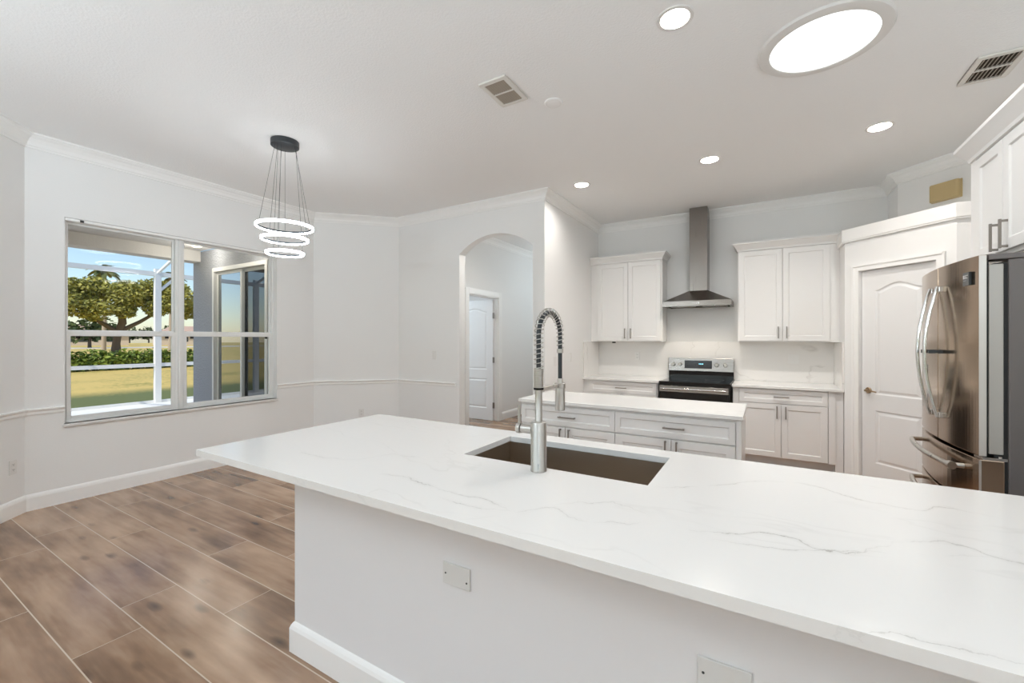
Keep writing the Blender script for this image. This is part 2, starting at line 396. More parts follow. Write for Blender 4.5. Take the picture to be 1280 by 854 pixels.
# keep the planks inside the house walls (outline of the house), the lanai slab lies below
make_floor()

DL_SEEN = [(-.417, 2.418), (.80, 4.50), (-.458, 4.49), (-1.762, 4.494)]
DL_ADDED = [(.80, 2.42), (-3.0, -3.6), (-1.0, -3.6), (1.0, -3.6), (3.0, -3.6), (-3.0, -1.4), (-1.0, -1.4), (1.0, -1.4), (3.0, -1.4), (-2.72, 5.05)]  # unseen extras added for brightness; the first one continues the visible grid
DL_ROOM = (-6.0, 4.9)     # bedroom beyond the open hallway door
def make_ceiling():
    outer = [(-4.45, -5.2), (4.7, -5.2), (4.7, 8.3), (-4.6, 8.3), (-4.6, 4.47), (-5.40, 3.67), (-5.40, .96), (-4.45, .01)]
    loops = [outer]
    for x, y in DL_SEEN+DL_ADDED: loops.append([(x+.075*math.cos(2*PI*j/32), y+.075*math.sin(2*PI*j/32)) for j in range(32)])
    V, F = fill(loops, 0)
    mb = MB(); mb.add([(x, z, CEIL) for x, y, z in V], F); o = mb.build('ceiling', M_ceil)
    for p in o.data.polygons:
        if p.normal.z > 0: p.flip()
    struct(o)
    struct(MB().prism(outer, 3.42, 3.55).build('roof', M_wall))
make_ceiling()

# ------------------------------------------------------------------ setting: walls
T = .13
def wall(name, mb): return struct(mb.build(name, M_wall))
H = 3.42
WY0, WY1, WZ0, WZ1 = 1.227, 3.135, .695, 2.53          # window opening
WX = -5.33
wall('wall_west', MB().prism([(WX, .99), (WX, WY0), (WX-T, WY0), (WX-T, .94)], 0, H).prism([(WX, WY1), (WX, 3.65), (WX-T, 3.70), (WX-T, WY1)], 0, H)
     .box(WX-T, WX, WY0, WY1, 0, WZ0).box(WX-T, WX, WY0, WY1, WZ1, H))
wall('wall_bay_near', MB().prism([(-4.33, -.01), (WX, .99), (WX-T, .94), (-4.46, -.065)], 0, H))
wall('wall_bay_far', MB().prism([(WX, 3.65), (-4.53, 4.45), (-4.60, 4.57), (WX-T, 3.70)], 0, H))
# living room walls behind the camera, with wide glazed openings
wall('wall_living_west', MB().box(-4.46, -4.33, -1.0, -.03, 0, H).box(-4.46, -4.33, -5.1, -4.3, 0, H).box(-4.46, -4.33, -4.3, -1.0, 2.5, H))
wall('wall_south', MB().box(-4.46, -3.6, -5.23, -5.1, 0, H).box(-.6, .4, -5.23, -5.1, 0, H).box(3.4, 4.6, -5.23, -5.1, 0, H).box(-3.6, -.6, -5.23, -5.1, 2.5, H).box(.4, 3.4, -5.23, -5.1, 2.5, H))
wall('wall_living_east', MB().box(4.5, 4.63, -5.1, .9, 0, H))
wall('wall_living_north', MB().box(1.72, 4.63, .9, 1.03, 0, H))
wall('wall_east', MB().box(1.72, 1.85, 1.03, 5.5, 0, H))
# arched wall
AX0, AX1, AZ, AT = -3.44, -2.354, 2.553, 2.757
def arch_wall():
    mb = MB(); y0, y1 = 4.45, 4.57
    n = 28; ch = (AX1-AX0)/2; sag = AT-AZ; R = (ch*ch+sag*sag)/(2*sag); cz = AT-R; cx = (AX0+AX1)/2
    arc = []
    for i in range(n+1):
        x = AX0+(AX1-AX0)*i/n; arc.append((x, cz+math.sqrt(R*R-(x-cx)**2)))
    for y, fl in ((y0, 0), (y1, 1)):
        V = [(-4.56, y, 0), (AX0, y, 0), (AX0, y, AZ), (AX0, y, H), (-4.56, y, H)]; mb.add(V, [(0, 1, 2, 3, 4)])
        V = [(AX1, y, 0), (-2.2, y, 0), (-2.2, y, H), (AX1, y, H), (AX1, y, AZ)]; mb.add(V, [(0, 1, 2, 3, 4)])
        V = [(x, y, z) for x, z in arc]+[(x, y, H) for x, z in arc]; mb.add(V, [(i, i+1, n+2+i, n+1+i) for i in range(n)])
    path = [(AX0, 0)]+arc+[(AX1, 0)]; k = len(path)
    mb.add([(x, y0, z) for x, z in path]+[(x, y1, z) for x, z in path], [(i, i+1, k+i+1, k+i) for i in range(k-1)])
    return wall('wall_arch', mb)
arch_wall()
wall('wall_kitchen_left', MB().box(-2.335, -2.2, 4.45, 6.43, 0, H))
wall('wall_kitchen_back', MB().box(-2.335, 1.19, 6.30, 6.43, 0, H))
wall('wall_alcove', MB().prism([(1.19, 6.43), (1.19, 5.88), (1.72, 5.35), (1.85, 5.45), (1.85, 6.43)], 0, H))
# pantry front: lower than the ceiling, with its doorway; local frame turned 45 degrees
PR = thing('pantry_wall_frame', '', '', (.72, 5.63, 0), -45)
PL = .933; PD0, PD1, PDH = .146, .800, 2.135
def placed(mb, root):
    M = Matrix.Translation(root.location) @ Matrix.Rotation(root.rotation_euler.z, 4, 'Z')
    mb.v = [tuple(M @ Vector(p)) for p in mb.v]; return mb
wall('wall_pantry', placed(MB().box(0, PD0, 0, .1, 0, 2.45).box(PD1, PL, 0, .1, 0, 2.45).box(PD0, PD1, 0, .1, PDH, 2.45), PR))
wall('wall_pantry_side', MB().box(1.38, 1.72, 4.97, 5.07, 0, 2.45))
wall('wall_pantry_return', MB().box(.72, .80, 5.63, 6.30, 0, 2.45))
struct(MB().prism([(.72, 5.645), (1.385, 4.98), (1.72, 4.98), (1.72, 5.33), (1.19, 5.86), (1.19, 6.30), (.72, 6.30)], 2.45, 2.57).build('wall_pantry_top', M_wall))
struct(MB().sweep([(.72, 6.3), (.72, 5.63), (1.38, 4.97), (1.72, 4.97)], [(0, 0), (.022, 0), (.022, .012), (.028, .016), (.028, .135), (0, .135)], 2.45, 1).build('trim_1', M_trim, None, .003))
bpy.data.objects.remove(PR)
# hallway and the room beyond it
wall('wall_hall', MB().box(-4.18, -4.05, 4.57, 5.47, 0, H).box(-4.18, -4.05, 6.36, 8.2, 0, H).box(-4.18, -4.05, 5.47, 6.36, 2.17, H))
wall('wall_hall_end', MB().box(-4.18, -2.2, 8.2, 8.33, 0, H))
wall('wall_hall_right', MB().box(-2.335, -2.2, 6.43, 8.2, 0, H))
wall('wall_bedroom_far', MB().box(-9.2, -4.18, 8.2, 8.33, 0, 3.0))
wall('wall_bedroom_west', MB().box(-9.26, -9.13, 4.0, 8.33, 0, 3.0))
struct(MB().prism([(-9.26, 4.0), (-5.18, 4.0), (-4.61, 4.57), (-4.18, 4.57), (-4.18, 8.33), (-9.26, 8.33)], 2.96, 3.06).build('ceiling_bedroom', M_ceil))
SX0, SX1, SZ = -8.52, -6.78, 2.71
o = MB().box(-9.26, SX0, 3.85, 4.0, -.12, 3.06).prism([(SX1, 3.85), (-5.33, 3.85), (-5.18, 4.0), (SX1, 4.0)], -.12, 3.06).box(SX0, SX1, 3.85, 4.0, SZ, 3.06).box(SX0, SX1, 3.85, 4.0, -.12, -.001).build('wall_lanai', M_stucco); struct(o)

# trims: crown, chair rail, baseboards, casings
crown = [(0, -.112), (.012, -.112), (.014, -.10), (.022, -.092), (.03, -.066), (.05, -.04), (.07, -.028), (.078, -.018), (.09, -.014), (.09, 0), (0, 0)]
ROOM = [(-4.33, -4.9), (-4.33, -.01), (WX, .99), (WX, 3.65), (-4.53, 4.45), (-2.2, 4.45), (-2.2, 6.3), (1.19, 6.3), (1.19, 5.88), (1.72, 5.35)]
struct(MB().sweep(ROOM, crown, CEIL, 1).build('trim_2', M_trim))
struct(MB().sweep([(-4.05, 4.57), (-4.05, 8.2)], crown, CEIL, 1).build('trim_3', M_trim))
rail = [(0, 0), (.008, 0), (.012, .010), (.012, .03), (.022, .038), (.026, .046), (.026, .052), (0, .056)]
struct(MB().sweep([(-4.33, -.01), (WX, .99), (WX, WY0-.002)], rail, .800, 1).build('trim_4', M_trim))
struct(MB().sweep([(WX, WY1+.002), (WX, 3.65), (-4.53, 4.45), (-3.495, 4.45)], rail, .815, 1).build('trim_5', M_trim))
base = [(0, 0), (.016, 0), (.016, .105), (.012, .122), (.006, .134), (0, .138)]
struct(MB().sweep([(-4.33, -1.0), (-4.33, -.01), (WX, .99), (WX, 3.65), (-4.53, 4.45), (-3.44, 4.45)], base, 0, 1).build('baseboard_nook', M_trim))
struct(MB().sweep([(-4.05, 6.46), (-4.05, 8.2)], base, 0, 1).build('baseboard_hall', M_trim))
struct(MB().sweep([(-2.354, 4.45), (-2.2, 4.45), (-2.2, 5.7)], base, 0, 1).build('baseboard_kitchen', M_trim))
struct(MB().box(-4.05, -4.03, 6.36, 6.45, 0, 2.26).box(-4.05, -4.03, 5.38, 5.47, 0, 2.26).box(-4.05, -4.03, 5.47, 6.36, 2.17, 2.26)
       .box(-4.18, -4.05, 6.345, 6.36, 0, 2.17).box(-4.18, -4.05, 5.47, 5.485, 0, 2.17).box(-4.18, -4.05, 5.485, 6.345, 2.155, 2.17).build('trim_6', M_trim, None, .004))

# ------------------------------------------------------------------ moulded doors
def arch_panel(x0, x1, z0, zs, zt, n=14):
    P = [(x0, z0), (x1, z0), (x1, zs)]
    for i in range(1, n):
        t = i/n; x = x1+(x0-x1)*t
        P.append((x, zs+(zt-zs)*(.5-.5*math.cos(2*PI*t))**.8))
    return P+[(x0, zs)]
def panel_door(w, h, t, arch_in=(.13, .78)):
    a = .125; mb = MB(); top = arch_panel(a, w-a, .42*h, h-.205, h-.14); low = [(a, .10*h), (w-a, .10*h), (w-a, .345*h), (a, .345*h)]
    outer = [(0, 0), (w, 0), (w, h), (0, h)]
    for y, sg in ((0, 1), (t, -1)):
        V, F = fill([outer, top, low], y); mb.add(V, F)
        for lp in (top, low):
            rings = [(lp, 0), (inset(lp, .012), .009), (inset(lp, .022), .009), (inset(lp, .042), .001)]
            k = len(lp)
            for (A, ya), (Bq, yb) in zip(rings, rings[1:]):
                mb.add([(x, y+sg*ya, z) for x, z in A]+[(x, y+sg*yb, z) for x, z in Bq], [(i, (i+1) % k, k+(i+1) % k, k+i) for i in range(k)])
            A, ya = rings[-1]; V, F = fill([A], y+sg*ya); mb.add(V, F)
    for (x0, z0), (x1, z1) in zip(outer, outer[1:]+outer[:1]): mb.add([(x0, 0, z0), (x1, 0, z1), (x1, t, z1), (x0, t, z0)], [(0, 1, 2, 3)])
    return mb
def lever(root, x, z, sx, m, rose=.03):
    o = MB().lathe([(0, -.012), (rose*.8, -.012), (rose, -.006), (rose, 0)], (x, 0, z), 24, 'y').cyl((x, -.01, z), (x, -.05, z), .010, 14)\
        .tube([(x, -.05, z), (x+sx*.03, -.054, z+.003), (x+sx*.07, -.054, z-.002), (x+sx*.105, -.05, z-.006)], [.010, .0095, .008, .006], 12).build('lever_handle', m, root)
    o['label'] = 'brass lever handle'; return o
pd = thing('pantry_door', 'closed white arched-panel pantry door with brass lever beside refrigerator', 'door', (.72+PD0*.70711+.03*.70711, 5.63-PD0*.70711+.03*.70711, 0), -45)
pw = PD1-PD0
b = MB(); q = panel_door(pw-.008, PDH-.012, .035); q.v = [(x+.004, y, z+.008) for x, y, z in q.v]; q.build('door_panel', M_door, pd)
lever(pd, .068, .934, 1, M_bronze)
h_ = MB()
for z in (.25, 1.05, 1.88): h_.box(pw-.009, pw-.001, -.006, .004, z, z+.09)
h_.build('hinge', M_pull, pd)
c = .062; cs = MB(); prof = [(0, 0), (c, 0), (c, .018), (c-.012, .022), (.02, .014), (.008, .016), (0, .01)]
def casing(name, x0, x1, h, loc, rz, depth=.02):
    mb = MB()
    for a, b_, z0, z1 in ((x0-c, x0, 0, h+c), (x1, x1+c, 0, h+c), (x0, x1, h, h+c)):
        mb.box(a, b_, -.014, 0, z0, z1)
        if a < x0: mb.box(a, a+.02, -.022, -.014, z0, z1)
        elif b_ > x1: mb.box(b_-.02, b_, -.022, -.014, z0, z1)
    mb.box(x0-c, x1+c, -.022, -.014, h+c-.02, h+c)
    M = Matrix.Translation(loc) @ Matrix.Rotation(math.radians(rz), 4, 'Z'); mb.v = [tuple(M @ Vector(p)) for p in mb.v]
    return struct(mb.build(name, M_trim, None, .003))
casing('trim_7', PD0, PD1, PDH, (.72, 5.63, 0), -45)
hd = thing('hallway_door', 'white arched-panel door standing open in the hallway beyond the archway', 'door', (-4.93, 6.30, .008), 0)
hw = .80
q = panel_door(hw, 2.13, .035); q.build('door_panel', M_door, hd)
for z in (.22, 1.02, 1.80):
    o = MB().box(hw+.001, hw+.035, -.012, .0, z, z+.10).cyl((hw+.012, -.012, z), (hw+.012, -.012, z+.10), .008, 10).build('hinge', M_pull, hd); o['label'] = 'dark nickel hinge'

# ------------------------------------------------------------------ dining nook window (window_1)
win = thing('window_1', 'wide white double window in the dining nook wall', 'window', (WX-.085, WY0, 0), 90)
win['kind'] = 'structure'
wl = WY1-WY0                                          # local x runs along the wall, local -y faces the room
def window_unit(x0, x1):
    f = .026; mid = 1.50
    fr = MB().box(x0, x0+f, -.02, .04, WZ0, WZ1).box(x1-f, x1, -.02, .04, WZ0, WZ1).box(x0+f, x1-f, -.02, .04, WZ1-f, WZ1).box(x0+f, x1-f, -.02, .04, WZ0, WZ0+.022)
    fr.build('window_frame', M_alu, win, .003)
    a, b_ = x0+f, x1-f
    up = MB().box(a, b_, .012, .03, mid, mid+.03).box(a, a+.018, .012, .03, mid+.03, WZ1-f).box(b_-.018, b_, .012, .03, mid+.03, WZ1-f).box(a+.018, b_-.018, .012, .03, WZ1-f-.018, WZ1-f).build('upper_sash', M_alu, win)
    B(a+.018, b_-.018, .019, .023, mid+.03, WZ1-f-.018).build('pane', M_glass, up)
    lo = MB().box(a, b_, -.016, .010, mid-.025, mid+.02).box(a, a+.03, -.016, .010, WZ0+.022, mid-.025).box(b_-.03, b_, -.016, .010, WZ0+.022, mid-.025).box(a+.03, b_-.03, -.016, .010, WZ0+.022, WZ0+.055).build('lower_sash', M_alu, win, .002)
    B(a+.03, b_-.03, -.004, 0, WZ0+.055, mid-.025).build('pane', M_glass, lo)
    for x in (a+.06, b_-.09): B(x, x+.03, -.026, -.0165, mid-.05, mid-.026).build('latch', M_black, lo)
ms = wl*.465
window_unit(0, ms-.012); window_unit(ms+.012, wl)
B(ms-.012, ms+.012, -.03, .045, WZ0, WZ1).build('mullion', M_alu, win, .004)
hr = MB().box(.002, wl-.002, -.083, -.058, WZ1-.03, WZ1-.002).build('head_rail', M_trim, win, .006)
B(.10, .125, -.09, -.084, WZ1-.028, WZ1-.008).build('bracket', M_slot, hr)
sl = MB().box(-.012, wl+.012, -.105, -.021, WZ0-.028, WZ0).build('window_sill', M_sill, win, .006)

# ------------------------------------------------------------------ kitchen cabinets (local frame: x along the run, front at y=0 facing -y)
def shaker(x0, x1, z0, z1, t=.02, rail=.058, rec=.010, yf=0.):
    mb = MB(); o = [(x0, z0), (x1, z0), (x1, z1), (x0, z1)]; i1 = inset(o, rail); i2 = inset(o, rail+.006)
    rg = [[(x, yf, z) for x, z in o], [(x, yf, z) for x, z in i1], [(x, yf+rec, z) for x, z in i2]]
    mb.add(rg[0]+rg[1]+rg[2], [(k, (k+1) % 4, 4+(k+1) % 4, 4+k) for k in range(4)]+[(4+k, 4+(k+1) % 4, 8+(k+1) % 4, 8+k) for k in range(4)]+[(8, 9, 10, 11)])
    bk = [(x, yf+t, z) for x, z in o]; mb.add(rg[0]+bk, [(k, 4+k, 4+(k+1) % 4, (k+1) % 4) for k in range(4)]+[(7, 6, 5, 4)])
    return mb
def pull(parent, x, z, L=.14, vert=True, yf=0., r=.0055):
    mb = MB(); d = .03
    if vert: mb.box(x-r, x+r, yf-d-r, yf-d+r, z-L/2, z+L/2).box(x-r*.8, x+r*.8, yf-d, yf, z-L/2+.004, z-L/2+.016).box(x-r*.8, x+r*.8, yf-d, yf, z+L/2-.016, z+L/2-.004)
    else: mb.box(x-L/2, x+L/2, yf-d-r, yf-d+r, z-r, z+r).box(x-L/2+.004, x-L/2+.016, yf-d, yf, z-r*.8, z+r*.8).box(x+L/2-.016, x+L/2-.004, yf-d, yf, z-r*.8, z+r*.8)
    o = mb.build('handle', M_pull, parent, .001); o['label'] = 'satin nickel bar handle'; return o
def front(root, name, x0, x1, z0, z1, hx=None, hz=None, vert=True, L=.14, rail=.058):
    g = .0025
    d = shaker(x0+g, x1-g, z0+g, z1-g, rail=rail).build(name, M_cab, root, .0015)
    if hx is not None: pull(d, hx, hz, L, vert)
    return d
cabcrown = [(0, 0), (.006, 0), (.008, .02), (.022, .04), (.045, .075), (.052, .08), (.052, .10), (0, .10)]

# uppers left and right of the hood: world X, front Y
def upper(name_label, X0, X1, xs, yf, fill_l, fill_r, wall_l, wall_r, zb=1.41, zt=2.525):
    r = thing('wall_cabinet', name_label, 'cabinet', (X0, yf, zb), 0, 'white wall cabinets beside the hood')
    w = X1-X0; h = zt-zb; d = 6.295-yf
    MB().box(0, w, .021, d, 0, h).build('carcass', M_cab, r)
    if fill_l: B(-fill_l, 0, .03, .06, 0, h).build('filler', M_cab, r)
    if fill_r: B(w, w+fill_r, .022, .06, 0, h).build('filler', M_cab, r)
    a, m, b_ = [x-X0 for x in xs]
    front(r, 'door', a, m, .012, h-.004, m-.042, .115); front(r, 'door', m, b_, .012, h-.004, m+.042, .115)
    if a > .02: B(0, a-.002, .004, .021, 0, h).build('stile', M_cab, r)
    if b_ < w-.02: B(b_+.002, w, .004, .021, 0, h).build('stile', M_cab, r)
    pth = [(-fill_l, .0), (w, .0), (w, d)] if wall_l else [(0, d), (0, .0), (w+fill_r, .0)]
    MB().sweep(pth, cabcrown, h, 1).box(-fill_l if wall_l else 0, w if wall_l else w+fill_r, .0, d, h-.002, h+.02).build('crown_molding', M_cab, r)
    return r
u1 = upper('white two-door wall cabinet in the corner left of the range hood', -2.10, -1.19, (-2.095, -1.651, -1.207), 5.965, .098, 0, True, False)
B(.20, .235, .08, .13, -.022, -.001).build('light_connector', M_slot, u1)
u2 = upper('white two-door wall cabinet right of the range hood, against the pantry', -.29, .64, (-.278, .177, .630), 5.965, 0, .08, False, True)

def base_unit(label, X0, X1, yf, xs, zd=.712, group=None, fl=0, fr=0, depth=.62, toe=True, handle_z=.62, L=.15, legs=True):
    r = thing('base_cabinet', label, 'cabinet', (X0, yf, 0), 0, group); w = X1-X0
    MB().box(0, w, .021, depth, .10, .8835).box(0, w, .09, depth, 0, .10).build('carcass', M_cab, r)
    if fl: B(-fl, 0, .021, .05, .10, .8835).build('filler', M_cab, r)
    if fr: B(w, w+fr, .021, .10, .0, .8835).build('filler', M_cab, r)
    a, m, b_ = [x-X0 for x in xs]
    front(r, 'drawer', a, b_, zd+.002, .874, m, (zd+.874)/2, False, L, rail=.045)
    front(r, 'door', a, m, .105, zd, m-.042, handle_z); front(r, 'door', m, b_, .105, zd, m+.042, handle_z)
    return r
BF = 5.675
br_ = base_unit('white base cabinet with one wide drawer and two doors right of the range', -.325, .645, BF, (-.262, .157, .583), fr=.07)
B(0, .06, .002, .021, .10, .8835).build('stile', M_cab, br_); B(.912, .97, .002, .021, .10, .8835).build('stile', M_cab, br_)
bl_ = base_unit('white base cabinet with drawer in the corner left of the range', -2.13, -1.185, BF, (-2.11, -1.66, -1.20), fl=.068)

# counters and backsplash on the back wall
tag(MB().box(-2.198, -1.166, 5.645, 6.278, .884, .914).build('countertop', M_quartz_island, None, .003), 'short white quartz countertop left of the range in the kitchen corner', 'countertop', 'back wall countertops')
tag(MB().box(-.338, .718, 5.645, 6.278, .884, .914).build('countertop', M_quartz_island, None, .003), 'white quartz countertop between the range and the pantry', 'countertop', 'back wall countertops')
tag(MB().box(-2.198, .718, 6.279, 6.299, .9142, 1.409).build('backsplash', M_backsplash), 'white veined quartz backsplash slab behind the range', 'backsplash')
tag(MB().box(-2.199, -2.181, 5.66, 6.278, .9142, 1.409).build('backsplash', M_backsplash), 'narrow quartz backsplash return on the left kitchen wall', 'backsplash')
tag(MB().box(.70, .7195, 5.66, 6.278, .9142, 1.409).build('backsplash', M_backsplash), 'narrow quartz backsplash return against the pantry side', 'backsplash')

# cabinet over the refrigerator, facing -X
fc_ = thing('wall_cabinet', 'deep white two-door cabinet mounted above the refrigerator', 'cabinet', (1.10, 3.745, 1.90), -90)
fw = .98; fh = .64
MB().box(0, fw, .021, .615, 0, fh).build('carcass', M_cab, fc_)
front(fc_, 'door', .075, .425, .02, fh-.01, .37, .105, L=.155); front(fc_, 'door', .425, .90, .02, fh-.01, .48, .105, L=.155)
B(0, .073, .004, .021, 0, fh).build('stile', M_cab, fc_); B(.902, fw, .004, .021, 0, fh).build('stile', M_cab, fc_)
MB().sweep([(0, .61), (0, 0), (fw, 0)], [(0, 0), (.006, 0), (.01, .02), (.04, .06), (.06, .085), (.06, .105), (0, .105)], fh, 1).box(0, fw, 0, .61, fh-.002, fh+.02).build('crown_molding', M_cab, fc_)

# ------------------------------------------------------------------ kitchen island
IX0, IX1, IY0, IY1 = -1.906, -.128, 3.327, 4.0
isl = thing('kitchen_island', 'white kitchen island base with drawers and doors behind the faucet', 'island', (IX0+.012, IY0+.022, 0), 0)
iw = IX1-IX0-.024; idp = .62
MB().box(0, iw, .021, idp, .10, .8835).box(.03, iw-.03, .09, idp-.06, 0, .10).build('carcass', M_cab, isl)
xm = -1.032-(IX0+.012)
for a, b_, in ((.004, xm), (xm, iw-.035)):
    m = (a+b_)/2
    front(isl, 'drawer', a, b_, .70, .866, m+.02, .782, False, .155, rail=.04)
    front(isl, 'door', a, m, .105, .695, m-.04, .625, L=.12); front(isl, 'door', m, b_, .105, .695, m+.04, .625, L=.12)
B(iw-.032, iw, .0, .021, .10, .8835).build('end_panel', M_cab, isl)
tag(MB().box(IX0, IX1, IY0, IY1, .884, .914).build('countertop', M_quartz_island, None, .004, 3), 'plain white quartz countertop on the kitchen island', 'countertop')

# ------------------------------------------------------------------ peninsula
pen = thing('peninsula_base', 'white painted peninsula base under the large overhanging countertop', 'counter', (-1.878, 1.19, 0), 0)
pl = 1.70+1.878
B(0, pl, 0, .85, 0, .8835).build('body_panel', M_panel, pen)
MB().sweep([(0, .85), (0, 0), (pl, 0)], [(0, 0), (.017, 0), (.017, .108), (.012, .122), (.005, .133), (0, .137)], 0, 1).build('baseboard', M_trim, pen)
SKX0, SKX1, SKY0, SKY1 = -1.203, -.368, 1.588, 2.009
def pen_top():
    x0, x1, y0, y1 = -2.356, 1.715, .990, 2.125; mb = MB(); zt, zb = .914, .884
    X = [x0, SKX0, SKX1, x1]; Y = [y0, SKY0, SKY1, y1]
    for z in (zt, zb):
        V = [(x, y, z) for y in Y for x in X]; F = [(j*4+i, j*4+i+1, (j+1)*4+i+1, (j+1)*4+i) for j in range(3) for i in range(3) if not (i == 1 and j == 1)]; mb.add(V, F)
    for lp in ([(x0, y0), (x1, y0), (x1, y1), (x0, y1)], [(SKX0, SKY0), (SKX0, SKY1), (SKX1, SKY1), (SKX1, SKY0)]):
        mb.add([(x, y, zb) for x, y in lp]+[(x, y, zt) for x, y in lp], [(i, (i+1) % 4, 4+(i+1) % 4, 4+i) for i in range(4)])
    return mb.build('countertop', M_quartz, None, .0025, 2)
tag(pen_top(), 'large veined white quartz countertop with sink cutout in the foreground', 'countertop')
# undermount sink: open bowl
snk = thing('sink', 'long undermount stainless steel sink in the foreground countertop', 'sink', ((SKX0+SKX1)/2, (SKY0+SKY1)/2, .66), 0)
def bowl():
    a, b_ = (SKX1-SKX0)/2+.004, (SKY1-SKY0)/2+.004; t = .012; zt = .2235; mb = MB(); z0 = .012
    I = [(-a, -b_), (a, -b_), (a, b_), (-a, b_)]; O = [(-a-t, -b_-t), (a+t, -b_-t), (a+t, b_+t), (-a-t, b_+t)]
    V = [(x, y, zt) for x, y in I]+[(x, y, z0) for x, y in I]+[(x, y, zt) for x, y in O]+[(x, y, 0) for x, y in O]
    F = [(i, (i+1) % 4, 4+(i+1) % 4, 4+i) for i in range(4)]+[(4, 5, 6, 7)]+[(8+i, 12+i, 12+(i+1) % 4, 8+(i+1) % 4) for i in range(4)]+[(15, 14, 13, 12)]+[(i, 8+i, 8+(i+1) % 4, (i+1) % 4) for i in range(4)]
    return mb.add(V, F)
# hollow the base out for the bowl
bp_ = [o for o in pen.children if o.name.startswith('body_panel')][0]
bp_.data.clear_geometry()
def hollow_body():
    mb = MB(); x0, x1 = SKX0-.05+1.878, SKX1+.05+1.878; y0, y1 = SKY0-.05-1.19, SKY1+.05-1.19
    mb.box(0, x0, 0, .85, 0, .8835); mb.box(x1, pl, 0, .85, 0, .8835); mb.box(x0, x1, 0, y0, 0, .8835); mb.box(x0, x1, .85-.02, .85, 0, .8835); mb.box(x0, x1, y0, .83, 0, .60)
    return mb
_t = hollow_body(); bp_.data.from_pydata(_t.v, [], _t.f); bp_.data.update()
bowl().build('basin', M_sink, snk)
MB().lathe([(0, .004), (.03, .004), (.034, .010), (.045, .010), (.052, .002), (.052, 0)], (0, .02, .0125), 32).build('drain', M_nickel, snk)

# faucet
fa = thing('kitchen_faucet', 'tall brushed nickel spring faucet standing before the sink', 'faucet', (-.788, 1.540, .9145), 0)
MB().lathe([(0, 0), (.033, 0), (.0335, .003), (.032, .006), (.032, .192), (.030, .196), (.0155, .198), (0, .198)], n=40).build('body', M_nickel, fa)
MB().lathe([(.0152, .198), (.0152, .205), (.0146, .206), (.0146, .332), (0, .332)], n=28).build('neck', M_nickel, fa)
rb = [(0, .330)]
for i in range(9): z = .336+i*.0085; rb += [(.0195, z), (.0195, z+.006), (.0180, z+.0068), (.0180, z+.0084)]
MB().lathe(rb+[(0, rb[-1][1])], n=28).build('ribbed_collar', M_nickel, fa)
MB().lathe([(.0205, .327), (.0205, .335), (.015, .335), (.015, .327), (.0205, .327)], n=28).build('black_ring', M_black, fa)
hose = []
for z in np.linspace(.40, .545, 8): hose.append((0, 0, z))
for a in np.linspace(0, PI, 22)[1:]: hose.append((0, .105-.105*math.cos(a), .545+.100*math.sin(a)))
for z in np.linspace(.545, .335, 9)[1:]: hose.append((0, .21, z))
MB().tube(hose, .0095, 14).build('hose', M_dkgrey, fa)
def spring():
    L = [0]; P = [Vector(p) for p in hose]
    P = [p for p in P if not (p.y > .2 and p.z < .475)]
    for a, b_ in zip(P, P[1:]): L.append(L[-1]+(b_-a).length)
    out = []; turns = 27; N = turns*14
    for i in range(N+1):
        # the coils stand wider apart on the rising side, tighter over the crest
        s_ = i/N; d = L[-1]*s_
        j = min(max(k for k in range(len(L)) if L[k] <= d+1e-9), len(P)-2); u = (d-L[j])/(L[j+1]-L[j]); p = P[j].lerp(P[j+1], u); t = (P[j+1]-P[j]).normalized()
        n1 = Vector((1, 0, 0)); n2 = t.cross(n1); a = 2*PI*turns*s_
        rr = .0185-.004*max(0, s_-.6)/.4
        out.append(p+(n1*math.cos(a)+n2*math.sin(a))*rr)
    return MB().tube(out, .0019, 6)
spring().build('spring', M_nickel, fa)
MB().cyl((0, .21, .470), (0, .21, .488), .0145, 20).build('spring_collar', M_nickel, fa)
MB().cyl((0, .21, .335), (0, .21, .356), .0135, 20).build('hose_connector', M_fridge_edge, fa)
MB().box(-.0075, .0075, .012, .20, .318, .334).lathe([(.0245, .312), (.0245, .336), (.012, .336), (.012, .312), (.0245, .312)], (0, .21, 0), 28).build('holder_arm', M_nickel, fa, .002)
MB().lathe([(0, .214), (.0205, .214), (.0222, .218), (.0222, .30), (.020, .318), (.0145, .334), (0, .336)], (0, .21, 0), 28).build('spray_head', M_nickel, fa)
hb = MB().cyl((-.028, 0, .163), (-.077, 0, .163), .0185, 24).build('valve_stub', M_nickel, fa)
MB().lathe([(0, -.020), (.0205, -.020), (.0215, -.016), (.0215, -.002), (0, -.002)], (-.079, 0, .163), 26, 'x').tube([(-.089, 0, .155), (-.0895, 0, .20), (-.0915, 0, .256)], [.0075, .0065, .0055], 12).build('lever', M_nickel, fa)

